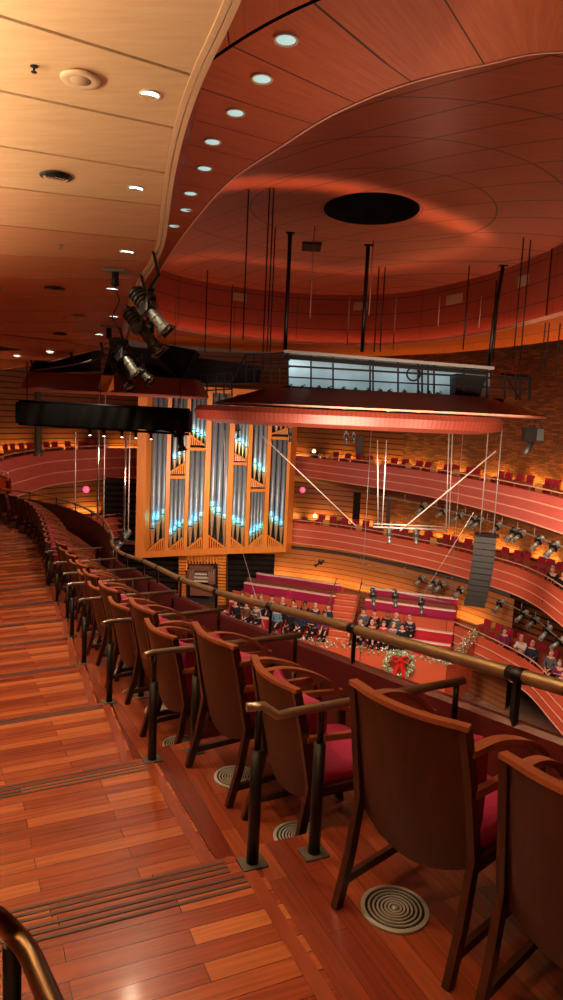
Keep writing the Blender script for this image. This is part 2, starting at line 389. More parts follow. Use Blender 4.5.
for i, p in enumerate(RAILC[1:-1], 1):
    acc += (p-last).length; last = p
    if acc > nextp:
        nextp = acc+1.25
        mb = MB().bar(p-Vector((0, 0, .03)), p-Vector((0, 0, .30)), .022, .05)
        mb.build('post', m_black, rail_t, MR[2])
        d = (RAILC[i+1]-RAILC[i-1]).normalized()
        MB().tube([p-d*.045, p+d*.045], .0345, 12).build('collar', m_black, rail_t, MR[2])
par = MB()
sweep(par, RAILC, [(.08, -3.1), (.045, -.24), (.03, -.20), (.0, -.20), (-.02, -.22), (-.03, -2.2)])
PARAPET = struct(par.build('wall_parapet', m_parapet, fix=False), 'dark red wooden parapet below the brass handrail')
# outer face of our own tier
fac = MB()
sweep(fac, RAILC, [(.085, -.3), (.09, -.6), (.09, -1.6), (-.2, -2.3), (-2.0, -2.6)])
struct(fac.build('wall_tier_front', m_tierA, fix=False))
# outer wall of the walk, out of view on the left
wl = [line(start, n0, OUT)]+[line(b, n, OUT) for b, n in zip(RB, RN)]+[line(b, n, OUT) for b, n in zip(TAIL, TAILN)]
wl = [Vector((p.x, p.y, 0)) for p in wl]
mb = MB(); sweep(mb, wl, [(0, -2.6), (0, 5.6)]); struct(mb.build('wall_left', m_wallslat, fix=False))

# added trough and lights, out of view, to brighten the ceiling over the walk
WN = normals(wl)
for i in range(0, 8):
    a, b = wl[i].copy(), wl[i+1].copy()
    zc = soffit_z(*((a+b)/2).xy)-1.6; a.z = b.z = zc; n = WN[i]; a += n*.25; b += n*.25
    mb = MB().bar(a, b, .30, .04); mb.bar(a+n*.15+Vector((0, 0, .06)), b+n*.15+Vector((0, 0, .06)), .03, .14); struct(mb.build('trim_%d' % (60+i), m_wallslat))
    m = (a+b)/2+Vector((0, 0, .08)); L_ = (b-a).length
    q = lamp('AREA', m, ADDED_COVE_P*(.9, 1.05, 1.15, 1.0, .75, .6, .45, .35)[i]*L_, (1.0, .80, .56), m+n*.75+Vector((0, 0, 1)), size=L_*.95, size_y=.12, shape='RECTANGLE', spread=radians(118))
    d = (b-a).normalized(); zz = -(n*.75+Vector((0, 0, 1))).normalized(); y = zz.cross(d).normalized(); x = y.cross(zz)
    q.rotation_euler = Matrix((x, y, zz)).transposed().to_euler()

# ================================================================== CEILING OVER THE TIER
SEAM = [((0, 16), (191, 75)), ((0, 91), (174, 128)), ((0, 146), (165, 173)), ((0, 187), (161, 206)), ((0, 225), (157, 241)), ((0, 255), (149, 262)),
        ((0, 277), (138, 280)), ((0, 297), (130, 297)), ((0, 311), (126, 311)), ((0, 322), (124, 322)), ((0, 332), (121, 332)), ((0, 340), (112, 340))]
SL = [(on_soffit(*a), on_soffit(*b)) for a, b in SEAM]
def ext(a, b): d = (a-b); d.z = 0; d.normalize(); p = b+d*9.0; p.z = soffit_z(p.x, p.y); return p
LE = [ext(a, b) for a, b in SL]; RE = [b for a, b in SL]
# panels on the camera's side of the first seam
dn = (RE[0]-RE[1]); pre = []
for k in range(7, 0, -1):
    e = Vector((-.9+.0*k, 0, 0))
    b = [Vector((-.62, 5.9, 0)), Vector((-.25, 4.75, 0)), Vector((.25, 3.6, 0)), Vector((.85, 2.5, 0)), Vector((1.5, 1.4, 0)), Vector((2.2, .3, 0)), Vector((2.9, -.8, 0))][k-1]
    d = (LE[0]-RE[0]); d.z = 0; d.normalize(); l = b+d*9
    b.z = soffit_z(b.x, b.y); l.z = soffit_z(l.x, l.y); pre.append((l, b))
far_edge = [on_soffit(100, 347), on_soffit(73, 354), on_soffit(39, 363), on_soffit(0, 369)]
far_left = []
for q, a in zip(far_edge, (37, 44, 54, 64)):
    l = q-Vector((cos(radians(a)), sin(radians(a)), 0))*8.0; l.z = soffit_z(l.x, l.y); far_left.append(l)
LE = [a for a, b in pre]+LE+far_left; RE = [b for a, b in pre]+RE+far_edge
EDGE = cr(RE, 4)
for i in range(len(RE)-1):
    e = EDGE[i*4:i*4+5]; l0, l1 = LE[i], LE[i+1]; rows = []
    for j, q in enumerate(e):
        t = j/4; t = .016+t*.968 if j in (0, 4) else t
        if j == 0: q = q.lerp(e[1], min(.3, .022/max(.05, (e[1]-q).length)))
        if j == 4: q = q.lerp(e[3], min(.3, .022/max(.05, (e[3]-q).length)))
        l = l0.lerp(l1, t); q2 = q.lerp(l, .0008)
        rows.append([q2.lerp(l, s) for s in (0, .25, .5, .75, 1)])
    mb = MB().grid(rows, smooth=False)
    up = [[p+Vector((0, 0, .03)) for p in r] for r in rows]; mb.grid(up, smooth=False)
    mb.grid([[r[0] for r in rows], [r[0] for r in up]], smooth=False); mb.grid([rows[0], up[0]], smooth=False); mb.grid([rows[-1], up[-1]], smooth=False)
    kc = (0, 0, .08, .35, .62, .85, 1)[min(6, max(0, i-7))]  # fall of light from near to far painted into one wood's colour
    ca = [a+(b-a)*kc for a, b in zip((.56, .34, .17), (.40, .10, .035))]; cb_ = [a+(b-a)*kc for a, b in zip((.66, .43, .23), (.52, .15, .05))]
    nmv = 'ceiling_veneer_dimmed_%d' % int(kc*100)
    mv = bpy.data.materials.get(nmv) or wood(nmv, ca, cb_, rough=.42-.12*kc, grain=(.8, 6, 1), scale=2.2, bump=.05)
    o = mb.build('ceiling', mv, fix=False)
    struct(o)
mb = MB(); mb.grid([[p+Vector((0, 0, .035)) for p in EDGE[::4]], [p+Vector((0, 0, .035)) for p in LE]], smooth=False)
struct(mb.build('ceiling_backing', m_dark, fix=False))
# trim along the edge and the red fascia rising from it to the ring
TOPX = [(241, 0), (226, 64), (203, 115), (186, 149), (172, 185), (164, 212)]
tr = MB(); sweep(tr, EDGE, [(-.005, .012), (-.005, -.02), (.05, -.02), (.05, .0), (.062, .0), (.062, -.025), (.12, -.02), (.13, .05)])
struct(tr.build('trim_31', simple('soffit_edge_trim', (.62, .40, .22), .4), fix=False))
en = normals(EDGE); lo = [p+n*.11 for p, n in zip(EDGE, en)]
hi = []
for i, (p, n) in enumerate(zip(EDGE, en)):
    w = .42 if i < 50 else .5
    hi.append(Vector((p.x+n.x*w, p.y+n.y*w, 5.52)))
u = [0]
for i in range(1, len(lo)): u.append(u[-1]+(lo[i]-lo[i-1]).length)
mb = MB().grid([lo, hi], [[(a, 0) for a in u], [(a, 1) for a in u]])
struct(mb.build('wall_soffit_fascia', m_fascia_s, fix=False))

# ================================================================== RING AND DOME
OV = [(2.78, 7.85), (2.0, 8.2), (1.17, 8.78), (.4, 9.69), (-.24, 10.8), (-1.12, 12.45), (-1.95, 14.7), (-2.83, 17.4), (-3.75, 20.5), (-4.9, 25), (-5.9, 29.5), (-6.1, 33.7), (-4.6, 36.8),
      (-1.9, 38.6), (2.2, 39.3), (5.7, 37.6), (8.4, 32.2), (9.6, 25.3), (9.9, 19.0), (9.2, 13.2), (7.4, 9.4), (5.0, 7.8)]
OV = cr([Vector((a, b, 5.5)) for a, b in OV], 5, closed=True)            # runs clockwise seen from above? right-hand normals point inwards or out
on_ = normals(OV, True); inside = (DOME_C-OV[0]).dot(on_[0]) > 0
sg = -1 if inside else 1                                                   # sg*normal points outwards
P = OV+[OV[0]]; N_ = on_+[on_[0]]
u = [0]
for i in range(1, len(P)): u.append(u[-1]+(P[i]-P[i-1]).length)
def ringrow(off, z): return [Vector((p.x+sg*n.x*off, p.y+sg*n.y*off, z)) for p, n in zip(P, N_)]
def scaled(k, z): return [Vector((DOME_C.x+(p.x-DOME_C.x)*k, DOME_C.y+(p.y-DOME_C.y)*k, z)) for p in P]
rows = [ringrow(0, 5.5), ringrow(1.85, 5.53)]; mb = MB(); mb.grid(rows, [[(a, 0) for a in u], [(a, 1.85) for a in u]], smooth=False)
rows = [ringrow(1.90, 5.53), scaled(1.62, 5.56)]; mb.grid(rows, [[(a, 2) for a in u], [(a, 9) for a in u]], smooth=False)
rows = [ringrow(1.85, 5.53), ringrow(1.85, 5.58), ringrow(1.90, 5.58), ringrow(1.90, 5.53)]
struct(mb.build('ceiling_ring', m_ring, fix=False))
mb = MB(); mb.grid(rows, smooth=False); struct(mb.build('trim_32', m_dark, fix=False))
mb = MB(); mb.grid([ringrow(0, 5.49), ringrow(-.05, 5.5), ringrow(-.05, 5.62), ringrow(0.02, 5.62), ringrow(.02, 5.5)], smooth=False)
struct(mb.build('trim_33', m_trim, fix=False))
mb = MB(); mb.grid([ringrow(.02, 5.56), ringrow(.5, 5.56)], smooth=False); struct(mb.build('trim_34', m_dark, fix=False))
mb = MB(); mb.grid([ringrow(.12, 5.57), ringrow(.30, 5.57)], smooth=False)
struct(mb.build('ceiling_cove_light', m_cove, fix=False))
mb = MB(); rows = [ringrow(.5, 5.57), ringrow(.5, 8.25)]; mb.grid(rows, [[(a, 0) for a in u], [(a, 2.75) for a in u]], smooth=True)
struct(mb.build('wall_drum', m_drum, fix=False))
HR = 1.76; rows = []; n = len(P)
hole = []
for p in P:
    a = atan2(p.y-DOME_C.y, p.x-DOME_C.x); hole.append(Vector((DOME_C.x+HR*cos(a), DOME_C.y+HR*1.16*sin(a), 0)))
ed = ringrow(.5, 0)
for k in range(11):
    t = k/10; rows.append([h.lerp(e, t)+Vector((0, 0, 8.25+.95*(1-t*t))) for h, e in zip(hole, ed)])
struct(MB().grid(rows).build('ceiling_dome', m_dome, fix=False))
mb = MB(); mb.grid([[h+Vector((0, 0, 9.2)) for h in hole], [h+Vector((0, 0, 10.6)) for h in hole]])
mb.add([h+Vector((0, 0, 10.6)) for h in hole[:-1]], [list(range(n-1))]); struct(mb.build('ceiling_opening', m_dark, fix=False))
HOLE_C = (DOME_C.x, DOME_C.y)

# ================================================================== FAR TIERS
UP = [(-9.4, 23.9), (-10.6, 25.8), (-12.4, 30.5), (-12.9, 34.9), (-12.6, 39.8), (-9.6, 45.2), (-4.6, 46.6), (.4, 45.0), (3.9, 41.0), (7.2, 36.7), (9.05, 32.1), (9.75, 29.4), (10.25, 26.6), (10.9, 20), (11.0, 13), (9.6, 7), (6.5, 1.0)]
MD = [(-11.6, 27), (-12.2, 33), (-11.6, 39), (-8.4, 43.2), (-4.5, 44.0), (.58, 42.8), (4.2, 41.0), (8.4, 36.8), (10.75, 33.0), (11.5, 30.5), (11.55, 27.4), (11.4, 22), (11.6, 14), (11, 7)]
LW = [(8.9, 34.6), (9.54, 33.38), (10.42, 31.41), (11.1, 29.0), (11.1, 25.3), (11.2, 20), (11.4, 13), (11, 7)]
def prep(pts, z): return cr([Vector((a, b, z)) for a, b in pts], 6)
UPC, MDC, LWC = prep(UP, -1.0), prep(MD, -5.0), prep(LW, -8.6)
# travel runs clockwise round the room: the room is on the right of travel
PROF = [(.0, 0), (.08, -.02), (.12, -.39), (.05, -.42), (.14, -.82), (.08, -.85), (.13, -1.26), (.02, -1.29)]
def tier(pts, mf, names, k):
    mb = MB()
    for a, b in ((0, 2), (3, 4), (5, 6)): sweep(mb, pts, PROF[a:b+1])
    struct(mb.build('wall_%s_front' % names, mf, fix=False))
    mb = MB()
    for a, b in ((2, 3), (4, 5), (6, 7)):
        sweep(mb, pts, [PROF[a], PROF[b]])
        o, z = PROF[a]; sweep(mb, pts, [(o+.012, z+.035), (o+.03, z+.02), (o+.03, z-.02), (o, z-.02)])
    struct(mb.build('trim_4%d' % k, m_trim, fix=False))
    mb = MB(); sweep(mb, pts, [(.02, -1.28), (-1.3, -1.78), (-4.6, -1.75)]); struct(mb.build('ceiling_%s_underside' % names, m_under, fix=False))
    mb = MB(); sweep(mb, pts, [(0, -.05), (-.08, -.05), (-.08, -.85), (-1.3, -.85), (-1.3, -.60), (-4.6, -.60)], smooth=False); struct(mb.build('floor_%s' % names, m_tierB, fix=False))
kL = next(i for i in range(len(UPC)) if UPC[i].x > -7 and UPC[i].y > 30)
PR0 = PROF; PROF = [(o, z*1.5) for o, z in PROF]; tier(UPC[:kL+1], m_tierA, 'left_tier', 3); PROF = PR0
tier(UPC[kL:], m_tierA, 'upper_tier', 0); tier(MDC, m_tierB, 'middle_tier', 1); tier(LWC, m_tierB, 'lower_tier', 2)
for c, nm, lab in ((UPC, 1, 'upper'), (MDC, 2, 'middle'), (LWC, 3, 'lower')):
    NN = normals(c); t = thing('tier_handrail', {1: 'thin pale handrail along the top of the uppermost far tier', 2: 'thin pale handrail along the middle far tier', 3: 'thin pale handrail along the lowest far tier at right'}[nm], 'handrail', c[20])
    MB().tube([p+Vector((0, 0, .16))-n*.02 for p, n in zip(c, NN)], .03, 6).build('rail_tube', m_trim, t, c[20])
    mb = MB()
    for p, n in list(zip(c, NN))[::3]: mb.bar(p+Vector((0, 0, .15))-n*.02, p-Vector((0, 0, .1))-n*.02, .03, .03)
    mb.build('posts', m_brass, t, c[20])['kind'] = 'stuff'
def backwall(pts, name, z0, z1, m, off=-4.5):
    mb = MB(); sweep(mb, pts, [(off, z0), (off, z1)]); return struct(mb.build(name, m, fix=False))
def splitwall(c, nm, z0, z1, off):
    k = next(i for i in range(len(c)) if c[i].x > 3.6 and c[i].y < 44)
    backwall(c[:k+1], 'wall_back_%s_boards' % nm, z0, z1, m_boardd, off); backwall(c[k:], 'wall_back_%s' % nm, z0, z1, m_wall, off)
splitwall(UPC, 'upper', -.7, 6.8, -4.5); splitwall(MDC, 'middle', -.7, 2.6, -4.4); backwall(LWC, 'wall_back_lower', -4.9, 2.2, m_wallslat, -4.0)
# amber light troughs at the foot of the back walls
for pts, off, nm in ((UPC, -4.25, 'upper'), (MDC, -4.15, 'middle')):
    NN = normals(pts); k = 0
    for i in range(4, len(pts)-6, 3):
        p = pts[i]+NN[i]*(off-.02)+Vector((0, 0, -.5)); q = pts[i]+NN[i]*(off-.42)+Vector((0, 0, 1.1))
        a = lamp('AREA', p, 75, AMBER, q, size=(pts[i+3]-pts[i]).length*.95, size_y=.15, shape='RECTANGLE', spread=radians(125))
        d = (pts[i+1]-pts[i-1]).normalized(); z = (p-q).normalized(); x = d; y = z.cross(x).normalized(); x = y.cross(z)
        a.rotation_euler = Matrix((x, y, z)).transposed().to_euler()
# stage floor and pit of the hall
struct(MB().slab([(-20, 0, -12.6), (20, 0, -12.6), (20, 50, -12.6), (-20, 50, -12.6)], .3).build('floor_stage', planks('stage_boards', (.34, .22, .15), (.42, .28, .19), (.5, .33, .22), 3, .3, 0, rough=.35, msize=.006)))
# ================================================================== CHAIRS ALONG THE PARAPET
m_back = wood('chair_back_veneer', (.030, .008, .0055), (.056, .015, .008), rough=.45, spec=.3, grain=(9, 9, .8), scale=2.5, bump=.03)
m_edge = wood('chair_edge_wood', (.24, .075, .032), (.34, .115, .05), rough=.33, grain=(2, 8, 8), scale=3, bump=.03)
m_leg = wood('chair_leg_wood', (.022, .007, .005), (.040, .012, .008), rough=.38, grain=(9, 9, 1), scale=3, bump=.03)
m_velvet = simple('magenta_velvet', (.30, .006, .060), .75, var=.15, scale=60, bump=.1)
def backy(x, z): return -.205-(z-.35)*.22-.05*(1-(x/.24)**2)
def make_chair():
    t = thing('balcony_chair', '', 'chair')
    nx, nz = 10, 8; F_ = []; B_ = []
    for i in range(nz+1):
        rf = []; rb = []
        for j in range(nx+1):
            x = -.235+.47*j/nx; zb = .37-.075*(1-(x/.24)**2); z = zb+(.885-zb)*i/nz; y = backy(x, z); x *= 1-.07*i/nz
            rf.append((x, y+.012, z)); rb.append((x, y-.012, z))
        F_.append(rf); B_.append(rb)
    mb = MB().grid(F_).grid(B_); mb.grid([F_[0], B_[0]]); mb.grid([F_[-1], B_[-1]]); mb.grid([[r[0] for r in F_], [r[0] for r in B_]]); mb.grid([[r[-1] for r in F_], [r[-1] for r in B_]])
    mb.build('backrest', m_back, t)
    mb = MB()
    for j in range(nx):
        x0 = -.243+.486*j/nx; x1 = -.243+.486*(j+1)/nx
        cx = lambda x: max(-.24, min(.24, x*1.06))
        mb.bar((x0-.001, backy(cx(x0), .89), .893), (x1+.001, backy(cx(x1), .89), .893), .034, .018)
    mb.build('top_rail', m_edge, t)
    for s in (-1, 1):
        x = .247*s
        pts = [(x, -.335, 0), (x, -.275, .2), (x, -.235, .42), (x*.97, -.285, .7), (x*.93, -.325, .884)]
        mb = MB()
        for a, b in zip(pts, pts[1:]): mb.bar(a, b, .028, .040, up=(0, 1, 0))
        mb.build('rear_leg', m_leg, t)
        arm = cr([(x*.95, -.30, .80), (x*1.0, -.15, .80), (x*1.05, 0, .76), (x*1.04, .12, .70), (x*1.02, .20, .63), (x, .225, .56)], 4)
        mb = MB()
        for a, b in zip(arm, arm[1:]): mb.bar(a, b, .042, .022)
        mb.build('armrest', m_edge, t)
        MB().bar((x, .225, .60), (x, .245, 0), .03, .040, up=(0, 1, 0)).build('front_leg', m_leg, t)
        MB().bar((x, -.27, .655), (x, .225, .625), .026, .030).build('side_rail', m_edge, t)
        MB().bar((x, -.24, .385), (x, .235, .385), .024, .045).build('seat_rail', m_leg, t)
        MB().bar((x, -.305, .10), (x, .245, .10), .022, .035).build('stretcher', m_leg, t)
    MB().bar((-.24, .235, .385), (.24, .235, .385), .024, .045).build('front_rail', m_leg, t)
    MB().box((0, .0, .37), (.46, .44, .025)).build('seat_pan', m_dark, t)
    rows = []
    for k, (ins, z) in enumerate(((.03, .385), (0, .40), (0, .445), (.02, .465), (.07, .475), (.23, .482))):
        r = []
        for q in range(28):
            a = 2*pi*q/28; c, s_ = cos(a), sin(a)
            x = (.232-ins)*(abs(c)**.35)*(1 if c > 0 else -1); y = (.225-ins*.97)*(abs(s_)**.35)*(1 if s_ > 0 else -1)
            r.append((x, y+.01, z))
        r.append(r[0]); rows.append(r)
    MB().grid(rows).build('seat', m_velvet, t)
    rows = []
    for k in range(13):
        a = 2*pi*k/12
        rows.append([(-.222+.444*j/8, backy(-.222+.444*j/8, .64)+.082+.045*sin(a)*1.0, .635+.185*(abs(cos(a))**.5)*(1 if cos(a) > 0 else -1)) for j in range(9)])
    mb = MB().grid(rows); mb.f.append([k*9 for k in range(12)]); mb.f.append([k*9+8 for k in range(12)][::-1])
    mb.build('back_cushion', m_velvet, t)
    return t
CH = make_chair()
used = [False]
def place_chair(pos, z, facing, label, group='parapet chairs on the near tier'):
    """facing = direction in degrees of the chair's forward axis"""
    rz = radians(facing-90)
    if not used[0]: o = CH; used[0] = True; o.location = (pos.x, pos.y, z); o.rotation_euler = (0, 0, rz); o['label'] = label; o['group'] = group
    else: o = dup(CH, (pos.x, pos.y, z), rz, label, group)
    return o
def fwd(a): return Vector((cos(radians(a)), sin(radians(a)), 0))
def rear(mid, z, facing, label):                # by the middle of its rear feet
    return place_chair(mid+fwd(facing)*.335, z, facing, label)
CHL = []
CHL.append(rear(Vector((.45, 2.275, 0)), -.25, 43.5, 'dark wooden chair with full tall back, second nearest, floor vent showing beneath it'))
CHL.append(rear(Vector((.84, 1.76, 0)), -.25, 44, 'nearest dark wooden chair, cut off by the right edge of the photo'))
CHL.append(rear(Vector((-.005, 3.24, 0)), LV[1], 27, 'wooden chair right behind the nearest kinked divider rail'))
CHL.append(rear(Vector((-.35, 3.775, 0)), LV[1], 34, 'wooden chair with tall back just in front of the second divider rail'))
names = {2: 'third', 3: 'fourth', 4: 'fifth', 5: 'sixth', 6: 'seventh', 7: 'eighth'}
for k in range(2, 8):
    b0, t0, L_ = RB[k-1], RT[k-1], (RB[k]-RB[k-1]).length; b1 = RB[k]
    for q, (fr) in enumerate((.40, .78)):
        mid = b0.lerp(b1, fr)+RN[k]*.18
        CHL.append(rear(mid, LV[k], (RD[k-1]+RD[k])/2+6,
                   'wooden chair just beyond the %s divider rail counted from the camera' % names[k].replace('third', 'second').replace('fourth', 'third').replace('fifth', 'fourth').replace('sixth', 'fifth').replace('seventh', 'sixth').replace('eighth', 'seventh') if q == 0 else
                   'wooden chair just on the near side of the %s divider rail counted from the camera' % names[k]))
# beyond the last divider rail
path = cr([RB[7]+RT[7]*.55, Vector((-5.35, 15.3, 0)), Vector((-6.1, 17.1, 0)), Vector((-6.9, 18.7, 0)), Vector((-7.8, 20.0, 0)), Vector((-9.3, 21.2, 0))], 10)
acc = 0; nextp = 0; i0 = 0; PP = []
for i in range(1, len(path)):
    seg = (path[i]-path[i-1]).length
    while acc+seg > nextp:
        t = (nextp-acc)/seg; d = (path[i]-path[i-1]).normalized(); PP.append((path[i-1].lerp(path[i], t), d)); nextp += .66
    acc += seg
ordn = ['first', 'second', 'third', 'fourth', 'fifth', 'sixth', 'seventh', 'eighth', 'ninth', 'tenth', 'eleventh', 'twelfth', 'thirteenth', 'fourteenth', 'fifteenth', 'sixteenth', 'seventeenth', 'eighteenth']
for i, (p, d) in enumerate(PP[:18]):
    n = Vector((d.y, -d.x, 0)); a = math.degrees(atan2(n.y, n.x))
    CHL.append(rear(p+n*.12, LV[8], a+2, '%s dark chair past the farthest divider rail on the level curved end' % ordn[i]))

# divider rails between the pairs of chairs
def divider(k, label):
    b, n, t, z = RB[k], RN[k], RT[k], LV[k]
    L_ = 1.0 if k < 4 else 1.04
    o = thing('divider_rail', label, 'handrail', (b.x, b.y, z), 0, 'divider rails between the chair pairs')
    P0 = Vector((0, 0, .68))
    if k == 0: pts = [P0-n*.05+t*.04, P0+n*.02+t*.03, P0+n*.07+t*.0+Vector((0, 0, -.035)), P0+n*.13+Vector((0, 0, -.03)), P0+n*.55+Vector((0, 0, -.015)), P0+n*1.0]
    else: pts = [P0-n*.07-t*.03, P0-n*.02, P0+n*.5, P0+n*L_]
    MB().tube(pts, .019, 10).build('grab_tube', m_rail, o)
    for q, (s, lowz) in enumerate(((.0, 0), (.27, 0), (L_-.04, -.27))):
        c = n*s+(t*.03 if (k == 0 and q == 0) else Vector((0, 0, 0)))
        MB().tube([c+Vector((0, 0, lowz)), c+Vector((0, 0, .50))], .026 if q != 2 else .02, 10).build('lower_post', m_black, o)
        MB().tube([c+Vector((0, 0, .49)), c+Vector((0, 0, .67))], .014, 8).build('upper_post', m_black, o)
        MB().box(c+Vector((0, 0, lowz+.004)), (.11, .09, .008), Matrix.Rotation(radians(RD[k]), 3, 'Z')).build('floor_plate', m_concrete, o)
    return o
for k in range(8):
    divider(k, ['nearest divider rail with a kinked bronze end and black posts', 'second nearest divider rail, bronze tube on a black post', 'third nearest divider rail from the camera',
                'fourth nearest divider rail from the camera', 'fifth divider rail from the camera', 'sixth divider rail from the camera', 'seventh divider rail from the camera',
                'farthest divider rail, last before the level curved end'][k])

# floor vents under the chairs
def make_vent():
    t = thing('floor_vent', '', 'vent')
    MB().lathe([(.0, .001), (.128, .001), (.128, .006), (.0, .006)], 40).build('base_plate', simple('vent_plate', (.05, .05, .045), .5, .3), t)
    mb = MB()
    for r in (.118, .099, .082, .066, .051, .037, .024):
        mb.lathe([(r-.0045, .0055), (r-.0045, .0105), (r+.0028, .0105), (r+.0028, .0055)], 36, smooth=False)
    mb.lathe([(0.0, .005), (0.0, .011), (.012, .011), (.012, .005)], 16); mb.lathe([(.120, .005), (.120, .0105), (.130, .009), (.130, .001)], 36, smooth=False)
    mb.build('grille_rings', simple('vent_metal', (.46, .48, .42), .38, .4), t)
    mb = MB()
    for r in (.1075, .090, .0735, .058, .0435, .030): mb.lathe([(r-.0035, .0061), (r-.0035, .0066), (r+.0035, .0066), (r+.0035, .0061)], 36, smooth=False)
    mb.build('slots', m_dark, t)
    return t
V = make_vent(); first = True
for i, c in enumerate(CHL[:16]):
    a = c.rotation_euler.z+pi/2; f = Vector((cos(a), sin(a), 0))
    if i == 0: p = Vector((.50, 2.455, -.25))
    else: p = Vector(c.location)-f*(.335-.19)
    lab = 'round slotted floor vent under the ' + (['tall backed second nearest chair', 'nearest chair at the right edge', 'chair behind the kinked divider rail', 'chair in front of the second divider rail'][i] if i < 4 else
           '%s chair %s divider rail' % ('first' if i % 2 == 0 else 'second', 'beyond the '+['second', 'third', 'fourth', 'fifth', 'sixth', 'seventh'][(i-4)//2]))
    if first: V.location = (p.x, p.y, p.z); V['label'] = lab; V['group'] = 'round floor vents'; first = False
    else: dup(V, (p.x, p.y, c.location.z), 0, lab, 'round floor vents')

# bronze handrail cut off in the lower left corner
pts = [at(-30, 905, .95), at(-8, 915, .98), at(12, 932, 1.0), at(28, 952, .98), at(40, 978, .93), at(54, 1012, .86), at(70, 1060, .78)]
b = pts[-1]
hr = thing('stair_handrail', 'dark worn bronze handrail curving in from the lower left corner', 'handrail', (b.x, b.y, -.25))
o3 = (b.x, b.y, -.25)
MB().tube(cr(pts+[Vector((b.x+.02, b.y-.25, b.z-.02))], 5), .0165, 12).build('rail_tube', simple('dark_bronze', (.16, .11, .06), .32, 1.0, var=.35, scale=18), hr, o3)
MB().tube([pts[2]-Vector((0, 0, .02)), Vector((pts[2].x, pts[2].y, -.25))], .014, 10).build('post', m_black, hr, o3)
MB().tube([Vector((b.x, b.y-.2, b.z)), Vector((b.x, b.y-.2, -.25))], .014, 10).build('post', m_black, hr, o3)

# ================================================================== FITTINGS IN THE NEAR CEILING
def down(px, r, lab, group, m=m_down, on=None, power=0, spot=75, col=WARM, tgt=None):
    p = on(*px) if on else on_soffit(*px)
    t = thing('downlight', lab, 'ceiling light', (p.x, p.y, p.z), 0, group)
    MB().lathe([(r, -.004), (r*1.22, -.012), (r*1.26, .0), (r*1.26, .01), (r, .01)], 28).build('trim_ring', m_trimw, t)
    MB().lathe([(0, .0), (r, -.002), (r, .012), (0, .012)], 24).build('lens', m, t)
    if power:
        q = lamp('SPOT', (p.x, p.y, p.z-.05), power, col, tgt or (p.x, p.y, p.z-3), spot_size=radians(spot), spot_blend=.5, shadow_soft_size=.05); q.parent = t; q.location = (0, 0, -.05); q.rotation_euler = (0, 0, 0)
    return t
m_trimw = simple('white_trim_ring', (.62, .55, .42), .4)
DL = [((150, 95), 'nearest round downlight in the pale ceiling, by the big speaker', 1), ((136, 188.5), 'second downlight in the pale ceiling, right of the black vent', 1), ((127, 252), 'third downlight along the soffit edge', 1), ((112, 289), 'fourth downlight along the soffit edge', 0),
      ((113, 316.5), 'fifth downlight along the soffit edge', 1), ((99, 334.5), 'sixth downlight along the soffit edge', 0), ((78, 345.5), 'seventh downlight along the soffit edge', 1), ((50, 352.5), 'eighth downlight, near the end of the soffit', 0),
      ((17, 356.5), 'ninth downlight, at the far left end of the soffit', 1)]
for i, (px, lab, pw) in enumerate(DL):
    down(px, .085 if i < 2 else .10, lab, 'downlights in the ceiling over the tier', power=SOF_P*(.5 if i == 0 else .9) if pw else 0, spot=110)
# the rows nearer than the frame shows light the walk and the first chairs
for (x, y, pw) in ((-1.5, 4.4, .6), (-3.4, 4.2, .9), (-1.6, 1.6, .35), (-4.6, 8.0, 1.0), (-6.0, 11.5, 1.2)):
    z = soffit_z(x, y)-.03
    t = thing('downlight', 'downlight in the ceiling over the walk, outside the photo', 'ceiling light', (x, y, z), 0, 'downlights over the walk outside the photo')
    MB().lathe([(0, .0), (.085, -.002), (.1, -.01), (.1, .012), (0, .012)], 20).build('lens', m_downw, t)
    q = lamp('SPOT', (0, 0, 0), SOF_P*pw, WARM, None, spot_size=radians(105), spot_blend=.5, shadow_soft_size=.06); q.parent = t; q.location = (0, 0, -.05)
# ring downlights
RL = [(286, 40), (262, 79), (235.5, 113), (212.5, 142), (204.5, 168.5), (190.5, 193.5), (186, 210), (174, 226)]
for i, px in enumerate(RL):
    down(px, .105, '%s round downlight in the red ring ceiling, counted from the top' % ordn[i], 'downlights in the red ring ceiling', m=m_downr, on=lambda x, y: atz(x, y, 5.505))
for px, r in (((285.5, 80), .06), ((271, 96), .06), ((199, 178.5), .05), ((185, 189.5), .06)):
    p = atz(*px, 5.5); tag(MB().lathe([(0, -.01), (r, -.01), (r, .02), (0, .02)], 20).build('ceiling_port', m_dark, None, p), 'small black round port in the red ring ceiling', 'ceiling port', 'black ports in the red ring ceiling')
